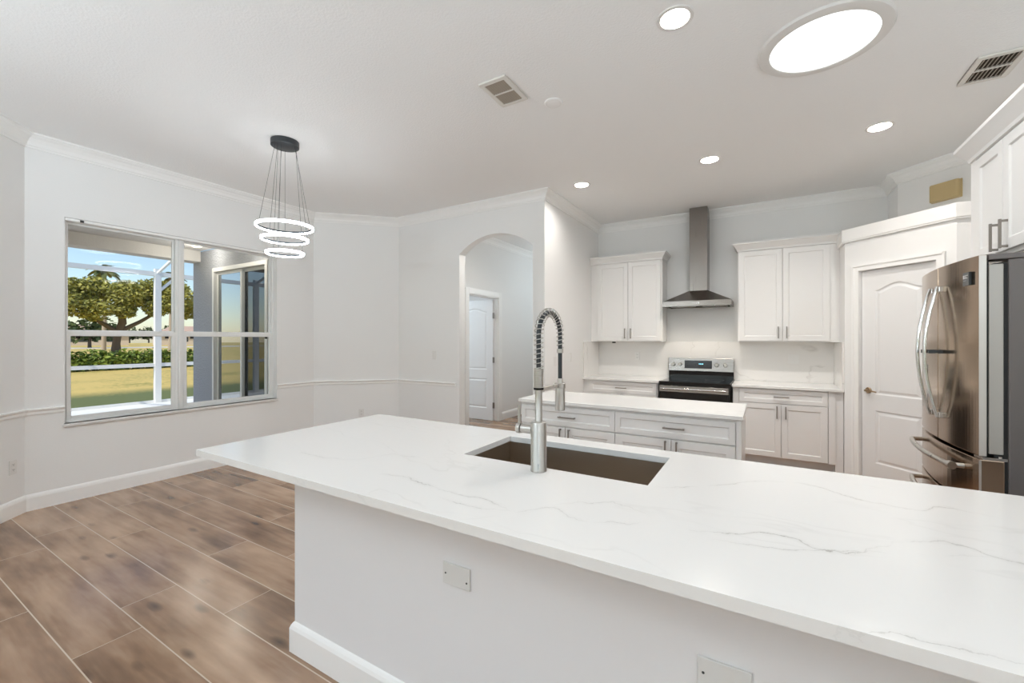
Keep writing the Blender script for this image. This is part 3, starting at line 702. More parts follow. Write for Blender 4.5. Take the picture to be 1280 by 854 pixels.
# ------------------------------------------------------------------ blank plates, outlets, switches
def plate(label, loc, rz, w, h, kind, group=None, name='outlet_cover', cat='outlet', m=None):
    r = thing(name, label, cat, loc, rz, group)
    MB().prism_y([(-w/2, -h/2), (w/2, -h/2), (w/2, h/2), (-w/2, h/2)], -.006 if kind != 'blank' else -.008, -.0002).build('cover_plate', m or (M_blank if kind == 'blank' else M_plate), r, .002)
    if kind == 'blank':
        for x in (-w*.39, w*.39): MB().lathe([(0, -.0095), (.0028, -.0095), (.0036, -.008), (0, -.008)], (x, 0, -.012 if x > 0 else 0), 12, 'y').build('screw', M_slot, r)
    elif kind == 'outlet':
        for z in (-.021, .021):
            o = MB().box(-.016, .016, -.0075, -.006, z-.014, z+.014).build('socket', M_plate, r, .002)
            MB().box(-.008, -.0055, -.0082, -.0074, z-.002, z+.008).box(.0055, .008, -.0082, -.0074, z-.002, z+.006).box(-.002, .002, -.0082, -.0074, z-.010, z-.006).build('slot', M_slot, o)
    elif kind == 'switch':
        MB().prism_y([(-.016, -.033), (.016, -.033), (.016, .033), (-.016, .033)], -.010, -.006).build('rocker', M_plate, r, .002)
    elif kind == 'double':
        for x in (-.022, .022): MB().prism_y([(x-.015, -.033), (x+.015, -.033), (x+.015, .033), (x-.015, .033)], -.010, -.006).build('rocker', M_plate, r, .002)
    return r
plate('blank white cover plate on the peninsula panel, nearer the left end', (-.929, 1.19, .617), 0, .118, .076, 'blank', None, 'blank_plate', 'cover plate')
plate('blank white cover plate on the peninsula panel, at the bottom right', (-.088, 1.19, .597), 0, .122, .076, 'blank', None, 'blank_plate', 'cover plate')
plate('white duplex outlet low on the angled wall left of the window', (-5.25, .91, .405), 135, .07, .115, 'outlet', None)
plate('white duplex outlet low on the far angled wall above the countertop corner', (-4.89, 4.09, .409), 45, .07, .115, 'outlet', None)
plate('white light switch on the wall left of the archway', (-3.865, 4.45, 1.229), 0, .072, .116, 'switch', None, 'light_switch', 'switch')
plate('small white outlet plate on the left kitchen wall nearest the archway', (-2.2, 4.742, 1.173), 90, .07, .115, 'switch', None, 'light_switch', 'switch')
plate('small white switch plate on the left kitchen wall nearest the cabinets', (-2.2, 5.214, 1.206), 90, .07, .115, 'switch', None, 'light_switch', 'switch')
plate('white duplex outlet on the backsplash left of the range', (-1.60, 6.279, 1.20), 0, .07, .115, 'outlet', None)
plate('white double switch plate on the backsplash right of the range', (.30, 6.279, 1.20), 0, .115, .115, 'double', None, 'light_switch', 'switch')

# ------------------------------------------------------------------ range
RX0, RX1 = -1.158, -.346; RW = RX1-RX0; RF = 5.60
rg = thing('range', 'stainless and black electric range between the white base cabinets', 'stove', (RX0, RF, 0), 0)
MB().box(.004, RW-.004, .03, .66, .03, .895).box(.03, RW-.03, .08, .62, 0, .03).build('body', M_black, rg)
MB().box(0, RW, .0, .61, .895, .918).build('cooktop', M_black_glass, rg, .004)
for x, y, r_ in ((.20, .17, .11), (.60, .17, .09), (.20, .45, .08), (.60, .45, .11)):
    o = MB().lathe([(r_-.003, .9181), (r_, .9184), (r_-.0015, .9184), (r_-.003, .9181)], (x, y, 0), 40).build('burner_ring', M_dkgrey, rg)
MB().box(.004, RW-.004, .006, .03, .868, .894).build('control_strip', M_black, rg)
dr = MB().box(.012, RW-.03, -.012, .028, .22, .79).build('oven_door', M_black_glass, rg, .004)
MB().box(.008, RW-.022, -.016, .028, .79, .866).build('door_band', M_range, dr, .003)
hl = MB().tube([(.03, -.055, .832), (RW-.045, -.055, .832)], .0115, 16).cyl((.05, -.055, .832), (.05, -.014, .832), .008).cyl((RW-.065, -.055, .832), (RW-.065, -.014, .832), .008).build('handle', M_handle_steel, dr)
hl['label'] = 'polished bar handle'
MB().box(.012, RW-.03, -.010, .028, .05, .21).build('storage_drawer', M_black_glass, rg, .004)
MB().box(.012, RW-.002, .60, .66, .918, 1.02).build('riser', M_black_glass, rg)
bg = MB().prism([(0, 0), (0, 0)], 0, 0) if False else MB()
bg.add([(.008, .585, 1.015), (RW, .585, 1.015), (RW, .61, 1.19), (.008, .61, 1.19), (.008, .662, 1.015), (RW, .662, 1.015), (RW, .662, 1.19), (.008, .662, 1.19)],
       [(0, 1, 2, 3), (5, 4, 7, 6), (4, 0, 3, 7), (1, 5, 6, 2), (3, 2, 6, 7), (4, 5, 1, 0)])
bgo = bg.build('backguard', M_range, rg, .004)
sl_ = lambda z: .585+(z-1.015)*.025/.175
MB().add([(.215, sl_(1.052)-.002, 1.052), (.555, sl_(1.052)-.002, 1.052), (.555, sl_(1.158)-.002, 1.158), (.215, sl_(1.158)-.002, 1.158), (.215, sl_(1.052)+.004, 1.052), (.555, sl_(1.052)+.004, 1.052), (.555, sl_(1.158)+.004, 1.158), (.215, sl_(1.158)+.004, 1.158)],
         [(0, 1, 2, 3), (5, 4, 7, 6), (4, 0, 3, 7), (1, 5, 6, 2), (3, 2, 6, 7), (4, 5, 1, 0)]).build('control_panel', M_black_glass, bgo)
dg = MB()
for i, x in enumerate((.395, .409, .425, .439)): dg.box(x, x+.009, sl_(1.112)-.004, sl_(1.112)-.002, 1.108, 1.118)
dg.build('clock_display', M_display, bgo)
kp = MB()
for cx in (.25, .275, .30, .325, .35): 
    for z in (1.075, 1.10, 1.125): kp.box(cx, cx+.011, sl_(z)-.0032, sl_(z)-.002, z, z+.006)
for cx in (.47, .49, .51, .53):
    for z in (1.075, 1.10, 1.125): kp.box(cx, cx+.009, sl_(z)-.0032, sl_(z)-.002, z, z+.006)
o = kp.build('key_marking', M_dkgrey, bgo); o['kind'] = 'stuff'
for x in (.072, .158, .612, .716):
    k = MB().lathe([(.028, -.001), (.028, -.006), (.024, -.010), (.022, -.032), (.019, -.036), (0, -.036)], (x, sl_(1.105), 1.105), 28, 'y').box(x-.004, x+.004, sl_(1.105)-.044, sl_(1.105)-.034, 1.085, 1.125).build('knob', M_handle_steel, bgo)
    k['label'] = 'bright metal knob'

# ------------------------------------------------------------------ range hood
ho = thing('range_hood', 'stainless chimney range hood between the two wall cabinets', 'range hood', (-.752, 6.295, 1.868), 0)
hw_ = .40; hd_ = .475
def hood_canopy():
    mb = MB(); lo = [(-hw_, -hd_), (hw_, -hd_), (hw_, 0), (-hw_, 0)]; up = [(-.108, -.27), (.112, -.27), (.112, 0), (-.108, 0)]
    V = [(x, y, .0) for x, y in lo]+[(x, y, .066) for x, y in lo]+[(x, y, .212) for x, y in up]
    F = [(i, (i+1) % 4, 4+(i+1) % 4, 4+i) for i in range(4)]+[(4+i, 4+(i+1) % 4, 8+(i+1) % 4, 8+i) for i in range(4)]+[(11, 10, 9, 8)]
    li = [(-hw_+.03, -hd_+.03), (hw_-.03, -hd_+.03), (hw_-.03, -.02), (-hw_+.03, -.02)]
    V += [(x, y, 0) for x, y in li]+[(x, y, .02) for x, y in li]
    F += [(i, 12+i, 12+(i+1) % 4, (i+1) % 4) for i in range(4)]+[(12+i, 16+i, 16+(i+1) % 4, 12+(i+1) % 4) for i in range(4)]+[(16, 19, 18, 17)]
    return mb.add(V, F)
hc = hood_canopy().build('canopy', M_hood, ho)
MB().box(-.106, .110, -.268, 0, .206, CEIL-1.868-.002).build('chimney', M_hood, ho, .002)
for x in (-.20, .19):
    MB().box(x-.15, x+.15, -hd_+.10, -.08, .010, .019).build('filter', M_steel, hc)
for x in (-.205, .20):
    o = MB().lathe([(0, .004), (.026, .004), (.03, .012), (.03, .02)], (x, -hd_+.062, 0), 20).build('lamp', M_lens, hc); o['label'] = 'lit round hood lamp'
for i, x in enumerate((-.04, -.015, .01, .035)): MB().lathe([(0, -.005), (.0065, -.005), (.0075, 0), (0, 0)], (x, -hd_, .036), 14, 'y').build('button', M_handle_steel, hc)
for x in (-.21, .20):
    sp_ = bpy.data.objects.new('hood_lamp_light', bpy.data.lights.new('hood_lamp_light', 'SPOT')); COL.objects.link(sp_); sp_.parent = ho
    sp_.location = (x, -hd_+.062, -.002); sp_.data.energy = 6.5; sp_.data.spot_size = math.radians(130); sp_.data.spot_blend = .8; sp_.data.shadow_soft_size = .03; sp_.data.color = (1, .87, .70)

# ------------------------------------------------------------------ refrigerator (local x runs toward the camera, front faces -X)
FW = .83
fr_ = thing('refrigerator', 'stainless french-door refrigerator under the white cabinet', 'refrigerator', (.842, 3.593, 0), -90)
bul = lambda x: -.038*(1-((x-FW/2)/(FW/2))**2)
def curved(x0, x1, z0, z1, back, off=0., n=18):
    mb = MB(); P = [(x0+(x1-x0)*i/n) for i in range(n+1)]
    poly = [(x, bul(x)+off) for x in P]+[(x1, back), (x0, back)]
    return mb.prism(poly, z0, z1)
MB().box(.006, FW-.006, .093, .80, .03, 1.805).build('body', M_fridge_side, fr_, .006)
MB().box(.012, FW-.012, .05, .093, .05, 1.79).build('gasket', M_gasket, fr_)
sd = .435
d1 = curved(0, sd-.003, .912, 1.83, .022).build('door', M_fridge, fr_, .004); d2 = curved(sd+.003, FW, .912, 1.83, .022).build('door', M_fridge, fr_, .004)
for d, a, b_ in ((d1, 0, sd-.003), (d2, sd+.003, FW)):
    MB().box(a+.004, b_-.004, .031, .078, .925, 1.785).build('door_liner', M_liner, d, .003)
    MB().box(a+.012, b_-.012, .02, .033, .925, 1.80).build('door_groove', M_gasket, d)
tr = MB().box(FW-.0005, FW+.0015, -.002, .022, .914, 1.828).build('edge_trim', M_trim_strip, d2)
MB().box(FW-.09, FW-.006, .03, .20, 1.806, 1.832).lathe([(0, 1.806), (.022, 1.806), (.022, 1.834), (0, 1.834)], (FW-.03, .045, 0), 20).build('hinge_cover', M_fridge_side, fr_, .004)
MB().box(.006, .09, .03, .20, 1.806, 1.832).build('hinge_cover', M_fridge_side, fr_, .004)
MB().box(FW-.10, FW-.004, .012, .09, .896, .908).cyl((FW-.02, .07, .89), (FW-.02, .07, .915), .010).build('hinge', M_handle_steel, fr_)
def fr_drawer(z0, z1, hz):
    dd = curved(0, FW, z0, z1, .08).build('freezer_drawer', M_fridge, fr_, .004)
    MB().box(FW-.0005, FW+.0012, -.002, .006, z0+.004, z1-.004).build('edge_trim', M_fridge_edge, dd)
    a, b_ = .06, FW-.11; P = [(a, bul(a)-.004, hz)]
    for i in range(15): x = a+.012+(b_-a-.024)*i/14; P.append((x, bul(x)-.052-.006*math.sin(PI*i/14), hz+.0))
    P.append((b_, bul(b_)-.045, hz))
    MB().tube(P, .0125, 14).cyl((b_-.012, bul(b_)-.052, hz), (b_+.012, bul(b_)-.046, hz), .019, 20).cyl((b_-.008, bul(b_)-.05, hz), (b_-.008, bul(b_), hz), .012).build('handle', M_nickel, dd)
fr_drawer(.672, .897, .835); fr_drawer(.07, .66, .605)
def fr_handle(d, x):
    N = 22; z0, z1 = 1.03, 1.725; V = []; w = .0105
    f0 = bul(x)
    for i in range(N+1):
        t = i/N; z = z0+(z1-z0)*t; y = f0-.012-.052*math.sin(PI*t)**.9; th = .013
        V += [(x-w, y, z), (x+w, y, z), (x+w, y-th, z), (x-w, y-th, z)]
    F = [(i*4+k, i*4+(k+1) % 4, (i+1)*4+(k+1) % 4, (i+1)*4+k) for i in range(N) for k in range(4)]+[(3, 2, 1, 0), (N*4, N*4+1, N*4+2, N*4+3)]
    mb = MB().add(V, F)
    mb.box(x-w, x+w, f0-.016, f0+.004, z0, z0+.03).box(x-w, x+w, f0-.016, f0+.004, z1-.03, z1)
    o = mb.build('handle', M_handle_steel, d, .003); o['label'] = 'bowed bright steel door handle'
    b_ = MB().box(x-.008, x+.008, f0-.055, f0+.002, 1.37, 1.388).build('standoff', M_dkgrey, o)
fr_handle(d1, sd-.055); fr_handle(d2, sd+.06)
dp = MB().add([(.06, bul(.06)-.001, 1.04), (.24, bul(.24)-.001, 1.04), (.24, bul(.24)-.001, 1.30), (.06, bul(.06)-.001, 1.30), (.06, .0, 1.04), (.24, .0, 1.04), (.24, .0, 1.30), (.06, .0, 1.30)],
              [(0, 1, 2, 3), (5, 4, 7, 6), (4, 0, 3, 7), (1, 5, 6, 2), (3, 2, 6, 7), (4, 5, 1, 0)]).build('dispenser_panel', M_black_glass, d1)
x = .745
stk = MB().box(x-.034, x+.034, bul(x)-.007, bul(x)+.004, 1.700, 1.762).build('sticker', M_black, d2)
lg = MB()
for k, (a, b_, z0, z1) in enumerate(((-.026, -.018, 1.733, 1.750), (-.015, .026, 1.746, 1.7485), (-.015, .012, 1.739, 1.7415), (-.015, .022, 1.733, 1.7355), (-.026, .01, 1.7235, 1.7245))): lg.box(x+a, x+b_, bul(x)-.0082, bul(x)-.0068, z0, z1)
lg.build('sticker_print', M_label_white, stk)

# ------------------------------------------------------------------ door chime above the pantry
ch = thing('door_chime', 'tan plastic door chime box on the angled wall above the pantry', 'door chime', (1.484, 5.586, 2.765), -45)
MB().prism([(-.115, -.0005), (.115, -.0005), (.115, -.042), (.10, -.056), (-.10, -.056), (-.115, -.042)], 0, .165).build('cover', M_chime, ch, .008, 3)
MB().box(-.119, .119, -.010, -.0003, -.003, .168).build('back_plate', M_chime, ch, .003)

# ------------------------------------------------------------------ ceiling fixtures
def downlight(x, y, label, power):
    r = thing('recessed_light', label, 'ceiling light', (x, y, CEIL), 0, 'recessed ceiling lights')
    MB().lathe([(.074, -.004), (.078, -.006), (.094, -.004), (.096, -.0002), (.074, -.0002), (.074, -.004)], n=40).build('trim_ring', M_plate, r)
    MB().lathe([(.074, -.004), (.071, .008), (.057, .034), (.054, .038)], n=40).build('baffle', M_can, r)
    MB().lathe([(0, .034), (.053, .034), (.056, .038), (.056, .10), (0, .10)], n=32).build('lens', M_lens, r)
    L = bpy.data.lights.new('recessed_lamp', 'AREA'); L.shape = 'DISK'; L.size = .10; L.energy = power; L.color = (1, .95, .895)
    a = bpy.data.objects.new('recessed_lamp', L); COL.objects.link(a); a.parent = r; a.location = (0, 0, .031)
    return r
names = ['large round recessed light nearest the camera, left of the skylight disc', 'lit recessed ceiling light furthest right, toward the pantry',
         'lit recessed ceiling light above the range hood, middle of the far row', 'lit recessed ceiling light beside the arched wall corner']
for (x, y), nm in zip(DL_SEEN, names): downlight(x, y, nm, DL_POWER*(.55 if y < 3 else 0.75 if x < -1 else 2.0 if x < 0 else 1.15))
for x, y in DL_ADDED:
    downlight(x, y, 'unseen recessed ceiling light added for brightness', DL_POWER*(.3 if y < 3 else 1.3))
def globe(x, y, power, z0=2.35, zc=CEIL):  # globe lights out of view, added only to brighten the rooms
    r = thing('added_globe_pendant', 'unseen opal globe light added to brighten the rooms', 'added pendant light', (x, y, z0), 0, 'added opal globe lights')
    MB().lathe([(0, zc-z0-.03), (.06, zc-z0-.03), (.06, zc-z0-.0003), (0, zc-z0-.0003)], n=24).build('canopy', M_dkgrey, r)
    MB().cyl((0, 0, .15), (0, 0, zc-z0-.02), .006, 10).build('stem', M_dkgrey, r)
    MB().lathe([(0, .16)]+[(.15*math.sin(a), .15*math.cos(a)) for a in np.linspace(.2, PI-.02, 24)], n=36).build('globe', M_globe, r)
    L = bpy.data.lights.new('added_globe_light', 'POINT'); L.energy = power; L.shadow_soft_size = .12; L.color = (.80, .92, 1)
    a = bpy.data.objects.new('added_globe_light', L); COL.objects.link(a); a.parent = r
for x, y in ((-2.2, -2.4), (1.8, -2.4)): globe(x, y, FILL_GLOBE_POWER)
globe(-6.4, 5.0, 90, 2.3, 2.96)            # unseen, added to light the open door from inside the bedroom
globe(-2.75, 7.6, 11, 2.5)                 # unseen, added to brighten the hallway walls
def fill_uplighter(x, y):  # uplighters out of view, added to throw more light on the ceiling
    r = thing('added_uplighter', 'unseen uplighter added to lift the ceiling brightness', 'floor lamp', (x, y, 0), 0, 'added unseen uplighters')
    MB().lathe([(0, 0), (.15, 0), (.15, .015), (.02, .03), (0, .03)], n=32).build('base', M_dkgrey, r)
    MB().cyl((0, 0, .02), (0, 0, 1.62), .013, 14).build('pole', M_dkgrey, r)
    MB().lathe([(0, 1.60), (.05, 1.61), (.16, 1.70), (.19, 1.76), (.18, 1.76), (.15, 1.71), (.05, 1.63), (0, 1.625)], n=36).build('lamp_shade', M_plate, r)
    L = bpy.data.lights.new('added_uplight', 'POINT'); L.energy = FILL_UPLIGHT_POWER; L.shadow_soft_size = .05; L.color = (.76, .90, 1)
    a = bpy.data.objects.new('added_uplight', L); COL.objects.link(a); a.parent = r; a.location = (0, 0, 1.74)
for x, y in ((-2.6, -1.5), (1.5, -1.3)): fill_uplighter(x, y)
tn = thing('tubular_skylight', 'wide round tubular skylight disc glowing in the kitchen ceiling', 'skylight', (.285, 3.045, CEIL), 0)
MB().lathe([(.262, -.016), (.275, -.020), (.318, -.012), (.326, -.0002), (.262, -.0002), (.262, -.016)], n=64).build('trim_ring', M_plate_grey, tn)
MB().lathe([(0, -.028), (.10, -.026), (.20, -.020), (.262, -.010), (.262, -.004), (0, -.004)], n=64).build('diffuser', M_tunnel, tn)
L = bpy.data.lights.new('skylight_lamp', 'AREA'); L.shape = 'DISK'; L.size = .5; L.energy = TUNNEL_POWER; L.color = (.96, .98, 1)
a = bpy.data.objects.new('skylight_lamp', L); COL.objects.link(a); a.parent = tn; a.location = (0, 0, -.030)
dt = thing('ceiling_cover_plate', 'flat white round cover plate on the ceiling beside the vent', 'ceiling cover', (-1.326, 2.831, CEIL), 0)
MB().lathe([(0, -.010), (.056, -.010), (.066, -.006), (.068, -.0003), (0, -.0003)], n=40).build('cover', M_ceil, dt)
MB().lathe([(.050, -.0102), (.052, -.0115), (.054, -.0102), (.050, -.0102)], n=40).build('rim', M_plate, dt)
def vent(label, cx, cy, lx, ly, nsl, along_y, split):
    r = thing('ceiling_vent', label, 'vent', (cx, cy, CEIL), 0, 'ceiling vents'); f = .03
    fm = MB(); z0, z1 = -.014, -.0003
    for a in ((-lx, lx, -ly, -ly+f), (-lx, lx, ly-f, ly), (-lx, -lx+f, -ly+f, ly-f), (lx-f, lx, -ly+f, ly-f)): fm.box(a[0], a[1], a[2], a[3], z0, z1)
    fm.build('frame', M_vent, r, .004)
    B(-lx+f, lx-f, -ly+f, ly-f, -.0025, -.0006).build('duct_backing', M_dark, r)
    if along_y: B(-lx+f, lx-f, -.006, .006, z0, -.003).build('crossbar', M_vent, r)
    else: B(-lx+f, lx-f, -.006, .006, z0, -.003).build('crossbar', M_vent, r)
    for k in range(nsl):
        t = (k+.5)/nsl; x = -lx+f+(2*lx-2*f)*t
        for s0, s1 in ((-ly+f, -.006), (.006, ly-f)):
            MB().add([(x-.007, s0, -.013), (x+.005, s0, -.004), (x+.005, s1, -.004), (x-.007, s1, -.013), (x-.0055, s0, -.0135), (x+.0065, s0, -.0045), (x+.0065, s1, -.0045), (x-.0055, s1, -.0135)],
                     [(0, 1, 2, 3), (7, 6, 5, 4), (0, 4, 5, 1), (3, 2, 6, 7), (0, 3, 7, 4), (1, 5, 6, 2)]).build('louver', M_louver, r)
vent('white ceiling vent left of the round cover plate', -1.56, 2.52, .105, .16, 9, True, 2)
vent('white ceiling vent at the far right, above the refrigerator side', 1.235, 3.865, .115, .175, 8, True, 2)

# ------------------------------------------------------------------ ring chandelier
cd = thing('ring_chandelier', 'three-ring glowing pendant chandelier hanging in the dining nook', 'chandelier', (-3.60, 2.19, 1.446), 0)
zc = CEIL-1.446
MB().lathe([(0, -.050), (.105, -.050), (.112, -.046), (.112, -.0003), (0, -.0003)], (0, 0, zc), 40).build('canopy', M_dkgrey, cd)
RINGS = ((.98, .226), (.872, .186), (.751, .150))
for i, (z, R) in enumerate(RINGS):
    rr = MB().lathe([(R-.012, -.004), (R-.004, -.004), (R-.004, .012), (R-.012, .012), (R-.012, -.004)], (0, 0, z), 72).build('ring', M_dkgrey, cd)
    MB().lathe([(R-.012, -.0042), (R-.013, -.008), (R-.009, -.013), (R-.002, -.013), (R+.003, -.009), (R+.003, .005), (R+.001, .007), (R-.0038, .007), (R-.0038, -.0042), (R-.012, -.0042)], (0, 0, z), 72).build('led_diffuser', M_led, rr)
    for k in range(3):
        a = 2*PI*k/3+.5+.35*i; ca, sa = math.cos(a), math.sin(a)
        MB().cyl((ca*.085, sa*.085, zc-.045), (ca*(R-.008), sa*(R-.008), z+.015), .0013, 6).build('cord', M_dkgrey, rr)

# ------------------------------------------------------------------ lanai and garden outside the window
struct(B(-12.5, -5.46, -8, 14, -.16, -.05).build('lanai_deck', M_deck)); 
jt = MB()
struct(B(-220, 40, -140, 160, -.30, -.17).build('ground_lawn', M_grass))
struct(MB().box(-9.2, -5.465, -8, 3.85, 3.07, 3.2).box(-5.465, -4.47, -8, -.09, 3.07, 3.2).build('ceiling_lanai', M_lanai))
struct(MB().box(-9.28, -8.98, -8, 3.85, 2.87, 3.07).build('wall_lanai_beam', M_lanai))
for x, y, nm in ((-8.3, 3.5, 'warm round lamp on the lanai ceiling at the stucco wall end'), (-6.9, 3.45, 'warm round lamp on the lanai ceiling above the patio slider')):
    r = thing('lanai_lamp', nm, 'ceiling light', (x, y, 3.07), 0, 'lanai ceiling lamps')
    MB().lathe([(0, -.012), (.09, -.012), (.09, -.0003), (0, -.0003)], n=28).build('base', M_plate, r)
    MB().lathe([(.085, -.012), (.08, -.04), (.05, -.062), (0, -.07)], n=28).build('lamp_shade', M_lanai_lamp, r)
    L = bpy.data.lights.new('lanai_bulb', 'POINT'); L.energy = 8; L.shadow_soft_size = .08; L.color = (1, .92, .82)
    a = bpy.data.objects.new('lanai_bulb', L); COL.objects.link(a); a.parent = r; a.location = (0, 0, -.16)
# sliding patio door in the lanai wall
sdr = thing('patio_slider', 'white framed sliding glass patio door seen through the right window', 'sliding door', (SX0, 3.86, 0), 0)
sw = SX1-SX0; f = .07
MB().box(0, f, -.03, .12, 0, SZ).box(sw-f, sw, -.03, .12, 0, SZ).box(f, sw-f, -.03, .12, SZ-f, SZ).box(f, sw-f, -.03, .12, 0, .04).build('frame', M_alu, sdr, .004)
for a, b_, y, mg in ((f, sw/2+.03, .02, M_slider_glass), (sw/2-.03, sw-f, .06, M_dark_glass)):
    p = MB().box(a, a+.05, y, y+.03, .04, SZ-f).box(b_-.05, b_, y, y+.03, .04, SZ-f).box(a+.05, b_-.05, y, y+.03, .04, .12).box(a+.05, b_-.05, y, y+.03, SZ-f-.05, SZ-f).build('sliding_panel', M_alu, sdr)
    B(a+.05, b_-.05, y+.012, y+.018, .12, SZ-f-.05).build('pane', mg, p)
cur = MB(); N = 40
cv_ = [(-7.72+.95*i/N, 4.10+.03*math.sin(i*1.1)) for i in range(N+1)]
cur.prism(cv_+[(x, y+.012) for x, y in cv_[::-1]], .02, 2.68); tag(cur.build('curtain', M_screen), 'dark curtain hanging behind the right sliding patio door panel', 'curtain')
# screen enclosure
CX = -12.35
cg = thing('screen_cage', 'white aluminium pool cage frame with post and rails outside the window', 'screen enclosure', (CX, 4.4, -.05), 0)
for y in (4.4, 7.6, 1.2, -2.0):
    B(-.05, .05, y-4.4-.06, y-4.4+.06, 0, 3.15).build('post', M_white_out, cg)
B(-.03, .03, -8.4, 5.6, .85, .93).build('chair_rail', M_white_out, cg)
B(-.04, .04, -8.4, 5.6, 2.98, 3.08).build('eave_beam', M_white_out, cg)
B(-.02, .02, -8.4, 5.6, 0, .06).build('sill_rail', M_white_out, cg)
for y in (4.4, 1.2, 7.6, -2.0):
    yy = y-4.4
    MB().tube([(0, yy, 3.05), (3.2, yy, 4.1)], .035, 4, smooth=False).build('roof_beam', M_white_out, cg)
MB().tube([(0, .02, 2.62), (.0, .42, 3.05)], .035, 4, smooth=False).build('brace', M_white_out, cg)

def leaves(n, ells, size, flat=.0):
    """leaf quads spread through a list of ellipsoids (centre, radii)"""
    E = np.array([[*c, *r] for c, r in ells]); w = (E[:, 3]*E[:, 4]*E[:, 5])**.66; idx = rng.choice(len(E), n, p=w/w.sum())
    d = rng.normal(size=(n, 3)); d /= np.linalg.norm(d, axis=1)[:, None]; rad = rng.random(n)**.45
    P = E[idx, :3]+d*rad[:, None]*E[idx, 3:]
    a = rng.normal(size=(n, 3)); a[:, 2] *= .6; a /= np.linalg.norm(a, axis=1)[:, None]; b = np.cross(a, rng.normal(size=(n, 3))); b /= np.linalg.norm(b, axis=1)[:, None]
    s = size*(.6+.8*rng.random(n))[:, None]
    V = np.stack([P-a*s, P+b*s*.45, P+a*s, P-b*s*.45], 1).reshape(-1, 3)
    mb = MB(); mb.v = V.tolist(); mb.f = [(4*i, 4*i+1, 4*i+2, 4*i+3) for i in range(n)]; mb.sm = [False]*n
    return mb
def build_raw(mb, name, m, parent):
    me = bpy.data.meshes.new(name); me.from_pydata(mb.v, [], mb.f); me.materials.append(m); o = bpy.data.objects.new(name, me); COL.objects.link(o); o.parent = parent; return o
# live oak
ok = thing('oak_tree', 'broad live oak with sunlit yellow green crown on the lawn', 'tree', (-58.9, 17.4, -.18), 0)
MB().tube([(0, 0, 0), (.1, 0, 1.2), (0, .2, 2.4), (.1, .5, 3.4)], [.46, .33, .30, .34], 12).tube([(0, .2, 2.4), (.3, 1.9, 3.5), (.2, 3.4, 4.6), (0, 4.8, 5.6)], [.24, .19, .14, .08], 10)\
    .tube([(0, .2, 2.3), (-.4, -1.4, 3.6), (0, -2.6, 4.6), (0, -4.2, 5.4)], [.24, .19, .14, .08], 10).tube([(.1, .5, 3.2), (.3, .4, 5), (.1, .9, 6.8)], [.36, .26, .12], 10).build('trunk', M_bark, ok)
el = []
for y, z, r in ((-4.6, 5.0, 1.9), (-3.0, 6.4, 2.0), (-1.2, 6.9, 1.7), (.6, 6.3, 1.7), (-2.0, 4.6, 1.5), (1.2, 7.2, 1.2), (3.4, 7.0, 1.9), (4.9, 6.2, 2.0), (6.6, 5.2, 1.6), (3.0, 5.0, 1.2), (5.4, 7.5, 1.2), (-5.6, 4.0, 1.3), (-4.2, 6.6, 1.2), (-6.6, 5.6, 1.5), (-5.4, 7.0, 1.3), (.4, 4.6, 1.1), (2.0, 6.2, 1.4)):
    el.append(((random.uniform(-1.8, 1.8), y, z), (r*1.3, r, r*.78)))
build_raw(leaves(24000, el, .20), 'foliage', M_oak, ok)
def palm(label, x, y, h, R, tr):
    p = thing('palm_tree', label, 'palm tree', (x, y, -.18), 0)
    MB().tube([(0, 0, 0), (0, .1, h*.5), (0, 0, h)], [tr*1.3, tr, tr], 10).build('trunk', M_palm_bark, p)
    mb = MB()
    for k in range(26):
        a = 2*PI*k/26*1.0+random.random()*.3; up = random.uniform(-.5, 1.1); d = Vector((math.cos(a)*math.cos(up), math.sin(a)*math.cos(up), math.sin(up))); q = []
        for i in range(6): t = i/5; q.append(Vector((0, 0, h))+d*R*t+Vector((0, 0, -.55*R*t*t)))
        s = Vector((-math.sin(a), math.cos(a), 0))*R*.16; V = []
        for i, c_ in enumerate(q): w = math.sin(PI*(i+.4)/6.2); V += [c_-s*w, c_+Vector((0, 0, .06*w)), c_+s*w]
        mb.add(V, [(3*i+j, 3*i+j+1, 3*i+j+4, 3*i+j+3) for i in range(5) for j in (0, 1)])
    build_raw(mb, 'fronds', M_palm, p)
palm('tall palm with feathery crown rising behind the left half of the oak', -79.96, 22.3, 11.3, 2.2, .22)
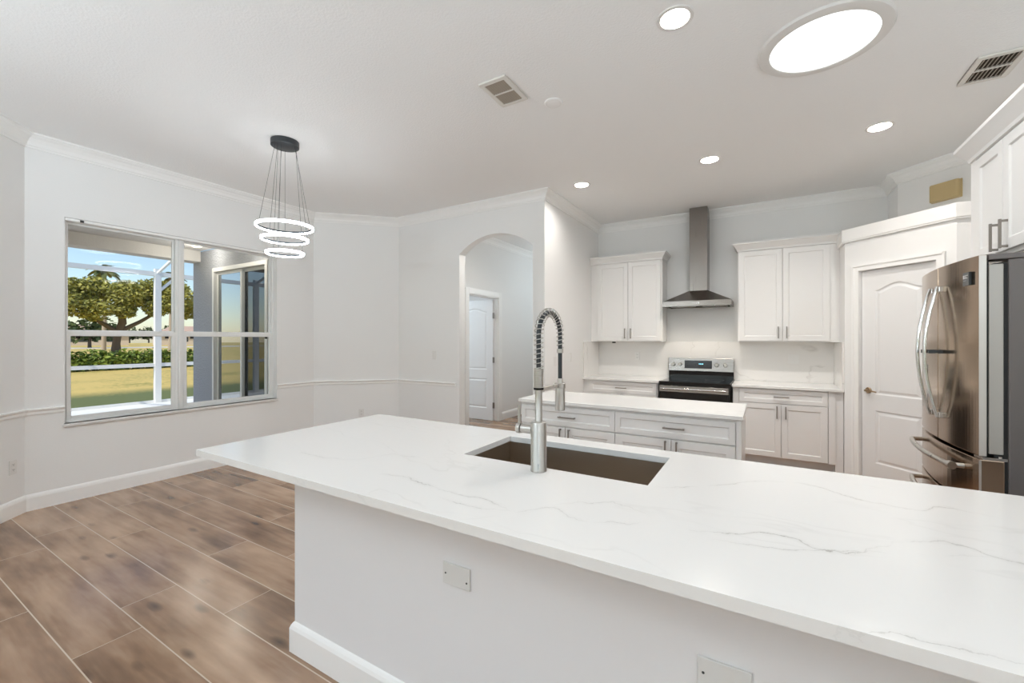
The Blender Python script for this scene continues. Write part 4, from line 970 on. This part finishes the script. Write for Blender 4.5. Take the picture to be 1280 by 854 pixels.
palm('palm crown rising behind the right end of the oak, beside the cage post', -71.9, 27.1, 10.2, 2.2, .24)
hg = tag(build_raw(leaves(14000, [((-29.6, y, .25+random.uniform(-.05, .12)), (.85, .8, .62)) for y in np.arange(-2, 26, .7)], .13), 'hedge', M_hedge, None), 'long clipped green hedge across the lawn behind the cage rail', 'hedge')
struct(B(-112, -98, -60, 140, -.17, -.16).build('road_strip', M_road))
def house(label, x, y, w, rot):
    h = thing('house', label, 'house', (x, y, -.17), rot)
    MB().box(-w/2, w/2, -4, 4, 0, 2.7).build('wall', M_house, h)
    MB().add([(-w/2-.5, -4.6, 2.65), (w/2+.5, -4.6, 2.65), (w/2+.5, 4.6, 2.65), (-w/2-.5, 4.6, 2.65), (-w/2+3.5, 0, 5.2), (w/2-3.5, 0, 5.2)], [(0, 1, 5, 4), (1, 2, 5), (2, 3, 4, 5), (3, 0, 4), (3, 2, 1, 0)]).build('roof', M_roof, h)
    for a in (-w*.3, -.2*w+1.2, w*.22): B(a, a+1.8, -4.03, -3.99, .9, 2.2).build('window', M_house_glass, h)
house('distant tan house with clay roof seen under the oak branches', -150, 39, 15, 75)
house('distant tan house with clay roof near the cage post', -140, 56, 13, 75)
kk = 0
def ftree(label, x, y, h, r):
    t = thing('background_tree', label, 'tree', (x, y, -.18), 0, 'trees along the far edge of the lawn')
    MB().tube([(0, 0, 0), (0, 0, h*.6)], [.3, .18], 8).build('trunk', M_bark, t)
    build_raw(leaves(700, [((0, random.uniform(-.4, .4)*r, h*.6), (r, r, h*.42)), ((0, r*.5, h*.5), (r*.7, r*.7, h*.32)), ((0, -r*.5, h*.5), (r*.7, r*.7, h*.32))], .55), 'foliage', M_far, t)
for i in range(9):
    d = 168+(i%3)*9; u = 66+i*24; xx = (u-640)/533.3*d
    ftree('dark green tree in the distant tree line beyond the road', xx*.8601-d*.5101, xx*.5101+d*.8601, random.uniform(6.5, 9.5), 3.0)
ftree('small dark tree with pale trunk left of the oak', -108.9, 28.4, 6.0, 3.2)
